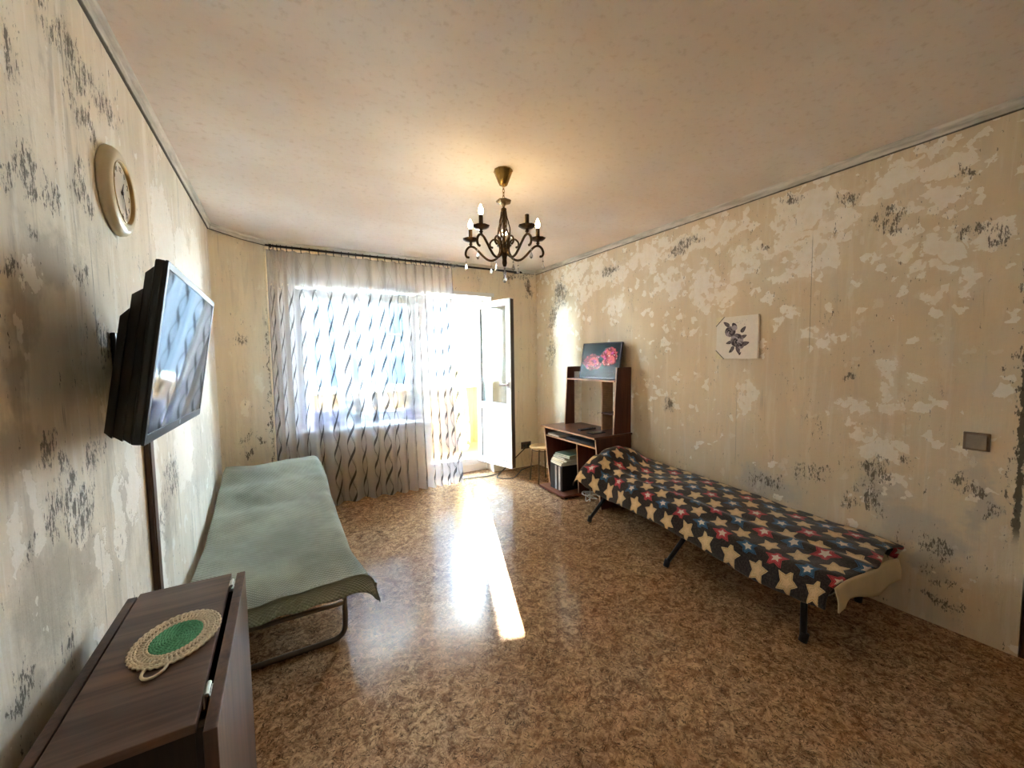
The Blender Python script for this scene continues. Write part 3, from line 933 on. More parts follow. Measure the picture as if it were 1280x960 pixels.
def hand(a, ln, wd, z, nm):
    d = Vector((math.cos(a), math.sin(a)))
    n = Vector((-d.y, d.x))
    pts = [(-d * ln * 0.15 + n * wd), (-d * ln * 0.15 - n * wd), (d * ln * 0.6 - n * wd * 0.8), (d * ln), (d * ln * 0.6 + n * wd * 0.8)]
    MB().prism([(p.x, p.y) for p in pts], 0.0008, CM @ Matrix.Translation((0, 0, z))).done(nm, m_ink, clock)
hand(R(58), KR * 0.32, 0.0035, 0.0255, 'hour_hand')
hand(R(-62), KR * 0.50, 0.0026, 0.0268, 'minute_hand')
hand(R(-75), KR * 0.48, 0.0008, 0.0280, 'second_hand')
MB().lathe([(0, 0.0245), (0.006, 0.0245), (0.006, 0.0295), (0, 0.0300)], 12, CM).done('hub', m_ink, clock)

# ------------------------------------------------------------------ television
m_tvb = plain('black_plastic', (0.012, 0.012, 0.013), 0.35, 0, 0.1, 10, 0.0, 0.4)
Mt = Mat('tv_screen', 0.03, 0, 0.30); Mt.color((0.012, 0.013, 0.016))
tv = thing('television', 'black flat television on a bracket, tilted down from the left wall', 'television', (-0.26, 1.617, 1.2))
yaw, tilt, roll = -0.002, -0.154, -0.011
nn = Vector((math.cos(yaw) * math.cos(tilt), math.sin(yaw) * math.cos(tilt), math.sin(tilt)))
r0_ = Vector((-math.sin(yaw), math.cos(yaw), 0)); u0_ = nn.cross(r0_)
rv = r0_ * math.cos(roll) + u0_ * math.sin(roll); uv2 = -r0_ * math.sin(roll) + u0_ * math.cos(roll)
TM = Matrix(((rv.x, uv2.x, nn.x, -0.259), (rv.y, uv2.y, nn.y, 1.617), (rv.z, uv2.z, nn.z, 1.421), (0, 0, 0, 1)))
TW, TH = 0.735, 0.445
mb = MB()
b = 0.017
mb.box((-TW / 2, -TH / 2, -0.026), (TW / 2, TH / 2, -0.004), 0.006, TM)
mb.box((-TW / 2, -TH / 2, -0.006), (-TW / 2 + b, TH / 2, 0.0), 0.001, TM).box((TW / 2 - b, -TH / 2, -0.006), (TW / 2, TH / 2, 0.0), 0.001, TM)
mb.box((-TW / 2 + b, -TH / 2, -0.006), (TW / 2 - b, -TH / 2 + 0.024, 0.0), 0.001, TM).box((-TW / 2 + b, TH / 2 - b, -0.006), (TW / 2 - b, TH / 2, 0.0), 0.001, TM)
mb.done('housing', m_tvb, tv)
MB().box((-TW / 2 + b, -TH / 2 + 0.024, -0.006), (TW / 2 - b, TH / 2 - b, -0.0015), 0, TM).done('screen', Mt.m, tv)
mb = MB()
def hump(x0, x1, y0, y1, z0, z1, ins):
    lo = [(x0, y0), (x1, y0), (x1, y1), (x0, y1)]; hi = [(x0 + ins, y0 + ins * .5), (x1 - ins, y0 + ins * .5), (x1 - ins, y1 - ins), (x0 + ins, y1 - ins)]
    A_ = [mb.bm.verts.new(TM @ Vector((x, y, z0))) for x, y in lo]; B_ = [mb.bm.verts.new(TM @ Vector((x, y, z1))) for x, y in hi]
    mb.bm.faces.new(A_); mb.bm.faces.new(B_)
    for k in range(4):
        mb.bm.faces.new((A_[k], A_[(k + 1) % 4], B_[(k + 1) % 4], B_[k]))
hump(-TW / 2 + 0.004, TW / 2 - 0.004, -TH / 2 + 0.003, TH / 2 - 0.02, -0.026, -0.044, 0.016)
hump(-TW / 2 + 0.018, TW / 2 - 0.018, -TH / 2 + 0.006, TH / 2 - 0.075, -0.044, -0.066, 0.016)
hump(-TW / 2 + 0.030, TW / 2 - 0.030, -TH / 2 + 0.010, TH / 2 - 0.125, -0.066, -0.086, 0.02)
mb.done('back_cover', m_tvb, tv)
MB().box((-0.012, -TH / 2 + 0.008, 0.0), (0.012, -TH / 2 + 0.02, 0.0008), 0, TM).done('badge', plain('silver_badge', srgb(120, 120, 124), 0.3, 0.8), tv)
mb = MB().box((XL + 0.001, 1.73, 1.17), (XL + 0.014, 1.86, 1.50), 0.004)
mb.box((XL + 0.014, 1.735, 1.25), (XL + 0.085, 1.83, 1.46), 0.012).tube([(XL + 0.06, 1.76, 1.39), (XL + 0.09, 1.68, 1.40), (-0.355, 1.62, 1.41)], 0.03, 10)
mb.done('wall_bracket', m_black, tv)
MB().box((-0.10, -0.09, -0.100), (0.10, 0.09, -0.088), 0.004, TM).done('mounting_plate', m_black, tv)

# cable trunking below the television
m_duct = wood('brown_duct', srgb(78, 56, 40), srgb(108, 80, 58), 2, 10, 0.45)
dct = thing('cable_duct', 'thin brown cable duct running down the left wall below the television', 'duct', (XL, 2.0, 0.0))
MB().box((XL + 0.001, 1.985, 0.012), (XL + 0.016, 2.035, 1.30), 0.003).done('channel', m_duct, dct)
MB().box((XL + 0.0165, 1.99, 0.012), (XL + 0.021, 2.03, 1.30), 0.002).done('cover', m_duct, dct)
MB().box((XL + 0.001, 2.04, 0.012), (XL + 0.008, 2.075, 1.30), 0.002).done('side_strip', plain('pale_strip', srgb(196, 184, 160), 0.5), dct)

# ------------------------------------------------------------------ drop-leaf table
m_wal = wood('dark_walnut', srgb(64, 45, 36), srgb(112, 84, 68), 0, 10, 0.38)
m_walz = wood('dark_walnut_upright', srgb(58, 38, 30), srgb(100, 72, 58), 2, 10, 0.42)
m_inner = wood('dark_inner_panel', srgb(30, 20, 16), srgb(52, 36, 28), 2, 10, 0.5)
tb = thing('drop_leaf_table', 'folded dark brown drop-leaf table standing against the left wall', 'table', (-0.27, 1.19, 0))
ZT = 0.74
MB().box((-0.385, 0.895, ZT - 0.018), (-0.168, 1.50, ZT), 0.002).done('tabletop', m_wal, tb)
MB().box((-0.155, 0.872, 0.03), (-0.133, 1.502, ZT - 0.004), 0.002).done('leaf', m_walz, tb)
MB().box((-0.412, 0.89, 0.03), (-0.391, 1.50, ZT - 0.006), 0.002).done('leaf', m_walz, tb)
MB().box((-0.38, 0.945, 0.001), (-0.175, 0.963, ZT - 0.019), 0.001).done('end_panel', m_inner, tb)
MB().box((-0.38, 1.44, 0.001), (-0.175, 1.458, ZT - 0.019), 0.001).done('end_panel', m_inner, tb)
MB().box((-0.38, 0.964, 0.35), (-0.175, 1.439, 0.368), 0.001).done('stretcher', m_inner, tb)
MB().box((-0.172, 0.905, 0.001), (-0.158, 0.925, ZT - 0.019), 0.001).box((-0.172, 1.415, 0.001), (-0.158, 1.435, ZT - 0.019), 0.001).box((-0.172, 0.926, 0.05), (-0.158, 1.414, 0.08)).box((-0.172, 0.926, 0.62), (-0.158, 1.414, 0.65)).done('gate_leg', m_inner, tb)
m_zinc = plain('zinc', srgb(190, 188, 182), 0.3, 0.9)
for y in (0.985, 1.435):
    mb = MB().box((-0.1675, y - 0.018, ZT - 0.03), (-0.1655, y + 0.018, ZT - 0.001)).box((-0.157, y - 0.018, ZT - 0.035), (-0.1552, y + 0.018, ZT - 0.006)).tube([(-0.1613, y - 0.019, ZT - 0.002), (-0.1613, y + 0.019, ZT - 0.002)], 0.0042, 8)
    mb.done('hinge', m_zinc, tb)

# crochet doily
m_cro = plain('cream_yarn', srgb(222, 206, 178), 0.8, 0, 0.12, 160, 0.4)
m_grn = plain('green_yarn', srgb(92, 168, 124), 0.8, 0, 0.22, 160, 0.4)
DX, DY_ = -0.250, 1.205
doi = thing('crochet_doily', 'oval crocheted doily with green centre and cream border on the dark table', 'doily', (DX, DY_, ZT))
DM = Matrix.Translation((DX, DY_, ZT + 0.002)) @ Matrix.Rotation(R(76), 4, 'Z')
ea, eb = 0.104, 0.082
def ring_yarn(rad_frac, bumps, amp, r, z=0.002, sq=0.0, n=None):
    n = n or bumps * 6
    pts = []
    for k in range(n + 1):
        a = 2 * PI * k / n
        q = rad_frac + amp * math.cos(bumps * a)
        pts.append(DM @ Vector((ea * q * math.cos(a), eb * q * math.sin(a), z + 0.0007 * math.sin(bumps * a))))
    return pts
mb = MB()
for k in range(9):
    q = 0.06 + 0.063 * k
    mb.tube(ring_yarn(q, max(6, int(60 * q)), 0.010, 0.0028), 0.0030, 6, False)
mb.lathe([(0, -0.001), (0.56, -0.001), (0.56, 0.0016), (0, 0.0016)], 40, DM, 0, ea, eb)
mb.done('centre', m_grn, doi, True)
mb = MB()
for q, bmp, am in ((0.63, 40, 0.012), (0.70, 44, 0.014), (0.86, 52, 0.014), (0.93, 52, 0.012), (0.985, 40, 0.018)):
    mb.tube(ring_yarn(q, bmp, am, 0.003), 0.0030, 6, False)
for k in range(52):
    a = 2 * PI * k / 52
    p0 = DM @ Vector((ea * 0.68 * math.cos(a), eb * 0.68 * math.sin(a), 0.0015)); p1 = DM @ Vector((ea * 0.88 * math.cos(a + 0.02), eb * 0.88 * math.sin(a + 0.02), 0.0015))
    mb.tube([p0, (p0 + p1) / 2 + Vector((0, 0, 0.001)), p1], 0.0028, 5)
lp = [DM @ Vector((-ea * 0.98 + 0.028 * math.cos(a) - 0.006, -eb * 0.10 + 0.020 * math.sin(a) , 0.002)) for a in [2 * PI * k / 14 for k in range(15)]]
mb.tube(lp, 0.0032, 6, False)
mb.done('border', m_cro, doi, True)

# ------------------------------------------------------------------ left folding bed
m_tubeg = plain('grey_brown_tube', srgb(120, 108, 94), 0.35, 0.7)
bl = thing('folding_bed', 'tubular metal folding bed under the green cover along the left wall', 'bed', (-0.1, 2.9, 0))
def fillet(pts, r, n=6):
    P = [Vector(p) for p in pts]; out = [P[0]]
    for a, b, c in zip(P, P[1:], P[2:]):
        d1, d2 = (a - b), (c - b)
        k = min(r, d1.length * 0.49, d2.length * 0.49)
        s, e = b + d1.normalized() * k, b + d2.normalized() * k
        for i in range(n + 1):
            t = i / n
            out.append(s * (1 - t) ** 2 + b * 2 * t * (1 - t) + e * t * t)
    out.append(P[-1])
    return out
def bed_leg(y):
    return MB().tube(fillet([(-0.41, y, 0.29), (-0.41, y + 0.02, 0.013), (0.215, y + 0.03, 0.013), (0.215, y, 0.29)], 0.07), 0.0125, 10)
bed_leg(2.08).done('leg', m_tubeg, bl, True)
bed_leg(2.95).done('leg', m_tubeg, bl, True)
bed_leg(3.62).done('leg', m_tubeg, bl, True)
MB().tube(fillet([(-0.41, 2.04, 0.30), (0.225, 2.04, 0.30), (0.225, 3.2, 0.30), (0.225, 3.78, 0.42), (-0.41, 3.78, 0.42), (-0.41, 3.2, 0.30), (-0.41, 2.04, 0.30)], 0.06), 0.0125, 10).done('frame', m_tubeg, bl, True)
MB().tube([(-0.40, 2.05, 0.225), (0.205, 2.05, 0.225)], 0.011, 10).done('cross_bar', m_tubeg, bl, True)
mb = MB()
m_strap = plain('dark_canvas', srgb(48, 44, 42), 0.8)
mb.box((-0.40, 2.06, 0.285), (0.21, 3.2, 0.295)).done('canvas', m_strap, bl)
# mattress
def soft_sheet(fn, nu, nv, name, mats, parent=None, thick=0.0, uv=None, sub=0):
    o = MB().grid(nu, nv, fn, uv).done(name, mats, parent, True, False)
    if thick:
        md = o.modifiers.new('thick', 'SOLIDIFY'); md.thickness = thick; md.offset = -1
    if sub:
        md = o.modifiers.new('sub', 'SUBSURF'); md.levels = sub; md.render_levels = sub
    return o
topL = [(1.75, 0.385), (2.0, 0.40), (2.2, 0.415), (2.7, 0.43), (3.1, 0.455), (3.45, 0.53), (3.72, 0.585), (3.86, 0.585)]
MB().box((-0.40, 2.02, 0.296), (0.22, 3.2, 0.335), 0.015).done('mattress', plain('mattress_ticking', srgb(150, 146, 136), 0.85), bl, True)

Mgc = Mat('green_waffle_blanket', 0.9, 0, 0.2)
uvv = Mgc.uv()
u, v, _ = uvv.xyz()
wf = (u * (2 * PI / 0.017)).sin() * (v * (2 * PI / 0.017)).sin()
nz = uvv.noise(2.2, 4, 0.6)
n4 = uvv.noise(70, 3, 0.6)
basec = Mgc.mix(nz.ss(0.35, 0.65), srgb(126, 130, 114), srgb(158, 161, 144))
basec = Mgc.mix((wf * 0.5 + 0.5 + n4 * 0.3).ss(0.25, 0.9), Mgc.mix(0.35, basec, srgb(70, 84, 66)), basec)
Mgc.color(basec)
Mgc.set('Sheen Weight', 0.25)
Mgc.bump(wf * 0.8 + n4 * 0.4, 0.5, 0.006)

def cov_left(u, v):
    # v: near end -> far end ; u: wall side -> room side
    y0, y1 = 1.955, 3.86
    ez = 0.0
    vv = v
    if v < 0.07:
        k = 1 - v / 0.07
        ez = -0.062 * (k ** 1.6)
        y = y0 - 0.01 + 0.045 * math.sin(k * PI * 0.5) * (1 - k) + 0.03 * (1 - k)
    elif v > 0.95:
        k = (v - 0.95) / 0.05
        ez = -0.22 * k ** 1.5
        y = y1 + 0.03 * math.sqrt(k)
    else:
        y = y0 + 0.02 + (y1 - y0 - 0.02) * ((v - 0.07) / 0.88)
    zt = lerp_tab(topL, y)
    xl, xr = -0.448, lerp_tab([(1.9, 0.315), (2.3, 0.275), (2.8, 0.27), (3.4, 0.265), (3.9, 0.235)], y)
    hl, hr = 0.09, lerp_tab([(1.95, 0.055), (2.15, 0.075), (2.5, 0.11), (3.0, 0.13), (3.9, 0.22)], y)
    wl = lerp_tab([(2.0, 0.05), (2.7, 0.07), (3.2, 0.03), (3.9, 0.02)], y)      # wall side sinks
    if u < 0.1:
        k = 1 - u / 0.1
        x = xl + 0.012 * (1 - k); dz = -hl * k
        z = zt - wl + dz
    elif u > 0.86:
        k = (u - 0.86) / 0.14
        a = min(1, k * 1.8) * PI / 2
        x = xr - 0.05 + 0.05 * math.sin(a); z = zt - 0.05 * (1 - math.cos(a)) - max(0, k - 0.555) / 0.445 * (hr - 0.05)
    else:
        k = (u - 0.1) / 0.76
        x = xl + 0.012 + (xr - 0.05 - xl - 0.012) * k
        z = zt - wl * (1 - k) ** 1.5 - 0.012 * math.sin(k * PI)
    z += ez
    # the loose corner hanging towards the room
    cr = max(0, 1 - v / 0.16) * max(0, (u - 0.72) / 0.28)
    x += 0.035 * cr; y -= 0.03 * cr; z -= 0.015 * cr
    if y < 2.1 and u > 0.1:
        y -= 0.05 * max(0, (u - 0.1)) * 0.8 * max(0, (2.1 - y) / 0.15)
    w = mnoise.noise((x * 5, y * 2.2, 1.0)) * 0.010 + mnoise.noise((x * 9 + y * 6, y * 7, 3.0)) * 0.005
    if v < 0.12:
        w += 0.006 * math.sin(u * 40) * (1 - v / 0.12)
    return Vector((max(x, -0.432), y, z + w))
cv = soft_sheet(cov_left, 56, 120, 'blanket', Mgc.m, None, 0.014, lambda a, b: (a * 0.95, b * 2.1), 1)
tag(cv, 'grey green waffle blanket spread over the left folding bed', 'blanket')

# ------------------------------------------------------------------ right folding bed
m_blk = plain('black_steel', (0.012, 0.012, 0.013), 0.35, 0.3)
br = thing('folding_bed', 'low folding bed with splayed black legs under the star blanket', 'bed', (2.45, 1.8, 0))
def bx_(y): return 2.06 + 0.077 * (y - 0.8)          # blanket hem line, the bed stands slightly skew to the wall
m_sheet = plain('cream_sheet', srgb(206, 188, 152), 0.85, 0, 0.06, 6)
for (fx_, fy_), (tx, ty) in (((2.211, 2.582), (2.36, 2.49)), ((2.16, 1.751), (2.27, 1.65)), ((2.143, 0.933), (2.20, 0.96))):
    zt_ = 0.27
    mb = MB().tube([(fx_, fy_, 0.02), (tx, ty, zt_)], 0.015, 10)
    lg = mb.done('leg', m_blk, br, True)
    MB().tube([(fx_ - 0.002, fy_ + 0.001, 0.002), (fx_ + 0.008, fy_ - 0.004, 0.045)], 0.019, 10).done('rubber_foot', m_rubber, lg, True)
for (fx_, fy_), (tx, ty) in (((2.80, 2.55), (2.70, 2.50)), ((2.79, 1.72), (2.70, 1.66)), ((2.762, 0.938), (2.70, 0.96))):
    lg = MB().tube([(fx_, fy_, 0.02), (tx, ty, 0.27)], 0.015, 10).done('leg', m_blk, br, True)
    MB().tube([(fx_ + 0.002, fy_ + 0.001, 0.002), (fx_ - 0.006, fy_ - 0.004, 0.045)], 0.019, 10).done('rubber_foot', m_rubber, lg, True)
MB().tube(fillet([(2.20, 0.86, 0.275), (2.33, 2.64, 0.275), (2.75, 2.64, 0.275), (2.75, 0.86, 0.275), (2.20, 0.86, 0.275)], 0.06), 0.014, 10).done('frame', m_blk, br, True)
for y in (0.96, 1.655, 2.495):
    MB().tube([(bx_(y) + 0.13, y, 0.262), (2.74, y, 0.262)], 0.012, 8).done('cross_bar', m_blk, br, True)

def mat_right(u, v):
    # mattress wrapped in the sheet, its near end hanging out
    y = 0.85 + (2.64 - 0.85) * v
    a = 2 * PI * u
    xe = 2.79 - 0.10 * max(0, 1 - v / 0.15); xc = (bx_(y) + 0.09 + xe) / 2; hw = (xe - bx_(y) - 0.09) / 2
    zt = 0.36 if v > 0.08 else 0.325 + 0.035 * v / 0.08
    zb = 0.285 if v > 0.1 else 0.285 - 0.03 * (1 - v / 0.1)
    c, s = math.cos(a), math.sin(a)
    sg = lambda q, e: math.copysign(abs(q) ** e, q)
    x = xc + hw * sg(c, 0.35)
    z = (zt + zb) / 2 + (zt - zb) / 2 * sg(s, 0.5)
    if False:
        z += 0.014 * math.sin(u * 19) * (1 - v / 0.08)
        y += 0.03 * math.sin(u * 7 + 1) * (1 - v / 0.08)
    return Vector((x, y, z))
mb = MB().grid(48, 24, mat_right)
ends = [v for v in mb.bm.verts]
mt = mb.done('mattress', m_sheet, br, True)
# the sheet closes the near end and droops at its outer corner
def sheet_end(u, v):
    x = 2.0 + (2.62 - 2.0) * u
    top = lerp_tab([(0, 0.40), (0.25, 0.40), (0.7, 0.395), (1, 0.375)], u)
    drop = lerp_tab([(0, 0.10), (0.11, 0.10), (0.15, 0.07), (0.6, 0.12), (1.0, 0.10)], u)
    z = top - drop * v
    y = 0.762 - 0.016 * math.sin(min(1, v * 1.4) * PI / 2) + 0.006 * math.sin(u * 9)
    return Vector((x, y - 0.02 * u, z))
soft_sheet(sheet_end, 30, 8, 'sheet', m_sheet, br, 0.006)

# star blanket
Mb = Mat('star_fleece', 0.95, 0, 0.15)
uvv = Mb.uv()
u, v, _ = uvv.xyz()
PU, PV = 0.170, 0.098
row = (v / PV).floor()
odd = row.mod(2.0)
us = u / PU + odd * 0.5
colm = us.floor()
lx = (us.fract() - 0.5) * PU
ly = ((v / PV).fract() - 0.5) * PV
idv = Mb.comb(colm, row, 2.0)
rnd_ = idv.white()
lx2 = lx + (rnd_ - 0.5) * 0.012
th_ = ly.atan2(lx2) + (rnd_ * 2.2 + odd * 0.7)
rad_ = (lx2 * lx2 + ly * ly).sqrt()
bb = ((th_.mod(2 * PI / 5) - PI / 5).abs()) * -1.0 + PI / 5
ri = 0.50
nx_, ny_ = ri * math.sin(PI / 5), 1 - ri * math.cos(PI / 5)
sd = (rad_ * bb.cos() * nx_ + rad_ * bb.sin() * ny_) / nx_
fuzz = (uvv.noise(160, 2, 0.6) - 0.5) * 0.010
sd = sd + fuzz
alt = (colm + row * 0.5).floor().mod(2.0)
cre, red, blu = srgb(222, 196, 150), srgb(196, 76, 84), srgb(66, 108, 144)
dark_ = Mb.mix(uvv.noise(90, 3, 0.7).ss(0.4, 0.65), srgb(40, 34, 34), srgb(66, 58, 56))
scol = Mb.mix(odd, cre, Mb.mix(alt, red, blu))
inner = Mb.mix(odd, srgb(232, 204, 156), srgb(228, 216, 204))
Ro = odd * 0.006 + 0.066
c0 = Mb.mix(sd.lt(Ro), dark_, scol)
edge_d = Mb.mix(odd, srgb(196, 158, 104), Mb.mix(alt, srgb(128, 34, 44), srgb(34, 58, 84)))
c0 = Mb.mix(sd.lt(Ro * 0.88) * sd.gt(Ro * 0.78), c0, edge_d)
c0 = Mb.mix(sd.lt(Ro * 0.44), c0, inner)
c0 = Mb.mix(sd.lt(Ro * 0.50) * sd.gt(Ro * 0.44) * 0.7, c0, edge_d)
sp_ = uvv.noise(220, 2, 0.6)
c0 = Mb.mix(sp_.ss(0.35, 0.7) * 0.35, c0, Mb.mix(0.6, c0, (0.02, 0.018, 0.018)))
# bound edges
Mb.color(c0)
Mb.set('Sheen Weight', 0.3)
Mb.bump(uvv.noise(140, 3, 0.65), 0.5, 0.006)
hemz = [(0.8, 0.245), (0.92, 0.232), (1.11, 0.215), (1.34, 0.232), (1.56, 0.252), (1.75, 0.267), (1.97, 0.271), (2.27, 0.27), (2.38, 0.268), (2.55, 0.315), (2.69, 0.42)]
ridz = [(0.79, 0.40), (0.96, 0.385), (1.16, 0.375), (1.39, 0.392), (1.68, 0.413), (2.04, 0.436), (2.36, 0.445), (2.55, 0.485), (2.7, 0.49)]
walz = [(0.75, 0.40), (0.88, 0.405), (1.06, 0.41), (1.28, 0.415), (1.53, 0.44), (1.82, 0.46), (2.18, 0.478), (2.4, 0.49), (2.6, 0.50), (2.76, 0.49), (2.9, 0.45)]
def blank_right(u, v):
    y0, y1 = 0.765, 2.695
    yy = y0 + (y1 - y0) * v
    ez = 0.0
    y = yy
    if v > 0.95:
        k = (v - 0.95) / 0.05; ez = -0.12 * k ** 1.4; y = y1 - 0.1 + 0.1 * math.sqrt(k)
    h0 = bx_(yy) - 0.09 * max(0, min(1, (yy - 2.35) / 0.33)) ** 1.5
    zh, zr, zw = lerp_tab(hemz, yy), lerp_tab(ridz, yy), lerp_tab(walz, yy)
    xr_ = h0 + 0.085; xw = 2.775
    if u < 0.2:
        k = u / 0.2
        x = h0 + (xr_ - h0) * k ** 1.5 + 0.012 * math.sin(k * PI) * math.sin(yy * 17) * (1 - k)
        z = zh + (zr - zh) * math.sin(k * PI / 2)
    elif u > 0.88:
        k = (u - 0.88) / 0.12
        x = xw + 0.072 * math.sin(k * PI / 2)
        z = zw - 0.11 * (1 - math.cos(k * PI / 2))
    else:
        k = (u - 0.2) / 0.68
        x = xr_ + (xw - xr_) * k
        z = zr + (zw - zr) * k + 0.02 * math.sin(k * PI)
        z += 0.105 * math.exp(-((yy - 2.54) / 0.16) ** 2) * math.sin(k * PI) ** 0.7
        z -= 0.020 * math.exp(-((yy - 2.18) / 0.2) ** 2) * math.sin(k * PI)
    # near end: outer corner lower and pulled towards the room
    if v < 0.1:
        q = 1 - v / 0.1
        z -= 0.01 * q ** 2 * (1 if u > 0.2 else u / 0.2)
        y += 0.02 * math.sin(u * 11) * q
        y += lerp_tab([(0, 0.05), (0.2, -0.01), (0.6, -0.01), (0.9, 0.01), (1, 0.06)], u) * q
    z += ez
    # a lengthwise crease and shallow wrinkles
    z += 0.014 * math.exp(-((u - 0.33 - 0.05 * math.sin(yy * 2)) / 0.035) ** 2)
    z -= 0.010 * math.exp(-((u - 0.41 - 0.05 * math.sin(yy * 2)) / 0.04) ** 2)
    z += 0.008 * mnoise.noise((x * 6, yy * 3, 2)) + 0.006 * mnoise.noise((x * 14 + yy * 5, yy * 8, 5)) + (0.018 * mnoise.noise((x * 10, yy * 10, 9)) if yy > 2.3 else 0)
    return Vector((min(x, 2.852), y, z))
sb = soft_sheet(blank_right, 60, 130, 'star_blanket', Mb.m, None, 0.012, lambda a, b: (b * 2.2, a * 0.98), 1)
tag(sb, 'dark fleece blanket with cream, red and blue stars on the right folding bed', 'blanket')

# ------------------------------------------------------------------ computer desk
m_des = wood('mahogany_veneer', srgb(70, 34, 26), srgb(106, 58, 42), 2, 9, 0.35)
m_dtop = wood('mahogany_top', srgb(76, 40, 30), srgb(112, 66, 50), 1, 9, 0.28)
m_edge = plain('pale_edge_band', srgb(196, 160, 130), 0.4)
dk = thing('computer_desk', 'small mahogany computer desk with open hutch in the far right corner', 'desk', (2.6, 3.14, 0))
DZT = 0.68
XB = 2.843
def panel_x(y, x0a, x0b, z0, z1, name, th_=0.016, m=m_des, edge=True):
    """Upright side panel in the x-z plane; front edge runs from x0a (bottom) to x0b (top)."""
    Mx = Matrix(((1, 0, 0, 0), (0, 0, 1, y), (0, 1, 0, 0), (0, 0, 0, 1)))
    o = MB().prism([(x0a, z0), (XB, z0), (XB, z1), (x0b, z1)], th_, Mx).done(name, m, dk)
    if edge:
        MB().prism([(x0a - 0.0015, z0), (x0a, z0), (x0b, z1), (x0b - 0.0015, z1)], th_, Mx).done('edge_band', m_edge, o)
    return o
panel_x(3.53, 2.47, 2.405, 0.041, DZT - 0.018, 'side_panel')
panel_x(2.722, 2.47, 2.405, 0.002, DZT - 0.018, 'side_panel')
panel_x(3.10, 2.52, 2.50, 0.041, 0.54, 'middle_panel')
tp = MB().box((2.375, 2.705, DZT - 0.0175), (XB, 3.565, DZT), 0.002).done('desktop', m_dtop, dk)
MB().box((2.3735, 2.706, DZT - 0.017), (2.3752, 3.564, DZT - 0.001)).box((2.376, 3.5652, DZT - 0.017), (XB, 3.5665, DZT - 0.001)).done('edge_band', m_edge, tp)
MB().box((XB - 0.014, 2.74, 0.30), (XB - 0.001, 3.528, 0.66)).done('back_panel', m_des, dk)
bs = MB().box((2.335, 3.10, 0.02), (XB, 3.545, 0.0405), 0.003).done('base_shelf', wood('mahogany_base', srgb(110, 62, 42), srgb(146, 90, 62), 1, 9, 0.3), dk)
for x, y in ((2.38, 3.13), (2.38, 3.51), (2.8, 3.13), (2.8, 3.51)):
    MB().lathe([(0, 0.0), (0.018, 0.0), (0.018, 0.0195), (0, 0.0195)], 12, Matrix.Translation((x, y, 0.0))).done('caster', m_rubber, bs)
tr_ = MB().box((2.42, 2.745, 0.565), (2.80, 3.525, 0.581), 0.002).done('keyboard_tray', m_dtop, dk)
MB().box((2.4185, 2.746, 0.5655), (2.4198, 3.524, 0.5805)).done('edge_band', m_edge, tr_)
MB().box((2.45, 2.7385, 0.575), (2.82, 2.7445, 0.60)).box((2.45, 3.5255, 0.575), (2.82, 3.5295, 0.60)).done('runner', m_zinc, dk)
# hutch
HT = 1.30
def hutch_panel(y, name):
    return panel_x(y, 2.625, 2.665, DZT + 0.0005, HT, name)
hutch_panel(3.46, 'hutch_side')
hutch_panel(2.725, 'hutch_side')
hs = MB().box((2.648, 2.742, 1.163), (XB, 3.459, 1.179), 0.001).done('hutch_shelf', m_dtop, dk)
MB().box((2.6465, 2.743, 1.1635), (2.6478, 3.458, 1.1785)).done('edge_band', m_edge, hs)
panel_x(2.965, 2.70, 2.70, DZT + 0.0005, 1.1625, 'hutch_divider', 0.012, plain('pale_divider', srgb(176, 140, 112), 0.4), False)
MB().box((2.69, 2.742, 0.845), (XB, 2.964, 0.857)).done('small_shelf', m_dtop, dk)
mb = MB()
for k in range(14):
    z = 0.90 + 0.018 * k
    mb.box((2.70, 2.7415, z), (2.83, 2.7465, z + 0.005)).box((2.70, 2.9595, z), (2.83, 2.9645, z + 0.005))
mb.done('disc_rack', m_edge, dk)
MB().box((2.752, 3.451, DZT + 0.0005), (2.842, 3.4595, 1.245)).done('side_strip', plain('painted_sun_strip', srgb(244, 244, 238), 0.5), dk)  # white strip added in place of a sun patch inside the hutch

# things on and in the desk
rm = thing('remote_control', 'black remote control lying on the desktop, farther from the viewer', 'remote control', (2.60, 3.05, DZT))
RM = Matrix.Translation((2.58, 3.05, DZT + 0.0015)) @ Matrix.Rotation(R(-23), 4, 'Z') @ Matrix.Rotation(R(25), 4, 'Z')
MB().box((-0.10, -0.024, 0), (0.10, 0.024, 0.018), 0.006, RM).done('body', m_tvb, rm)
bt = None
for i in range(7):
    for j in range(3):
        MB().box((-0.08 + i * 0.022, -0.016 + j * 0.012, 0.0181), (-0.066 + i * 0.022, -0.008 + j * 0.012, 0.0198), 0.0, RM).done('button', plain('grey_rubber', srgb(90, 90, 94), 0.6) if bt is None else bt, rm)
        bt = bpy.data.materials['grey_rubber']
phn = thing('mobile_phone', 'flat black phone lying on the desktop, nearer the bed', 'phone', (2.56, 2.87, DZT))
PM = Matrix.Translation((2.545, 2.875, DZT + 0.001)) @ Matrix.Rotation(R(2), 4, 'Z')
MB().box((-0.085, -0.042, 0), (0.085, 0.042, 0.009), 0.003, PM).done('body', m_tvb, phn)
MB().box((-0.080, -0.038, 0.0091), (0.080, 0.038, 0.0097), 0, PM).done('screen', Mt.m, phn)
m_pap = plain('white_paper', srgb(236, 232, 220), 0.7, 0, 0.03, 10)
m_pap2 = plain('grey_paper', srgb(196, 200, 196), 0.6, 0, 0.08, 10)
o = MB().box((2.425, 3.30, 0.5815), (2.62, 3.50, 0.5995), 0.002).done('paper_pile', m_pap); tag(o, 'white paper pile at the left end of the keyboard tray', 'paper')
kb = thing('keyboard', 'dark keyboard on the tray under the desktop', 'keyboard', (2.52, 2.98, 0.5815))
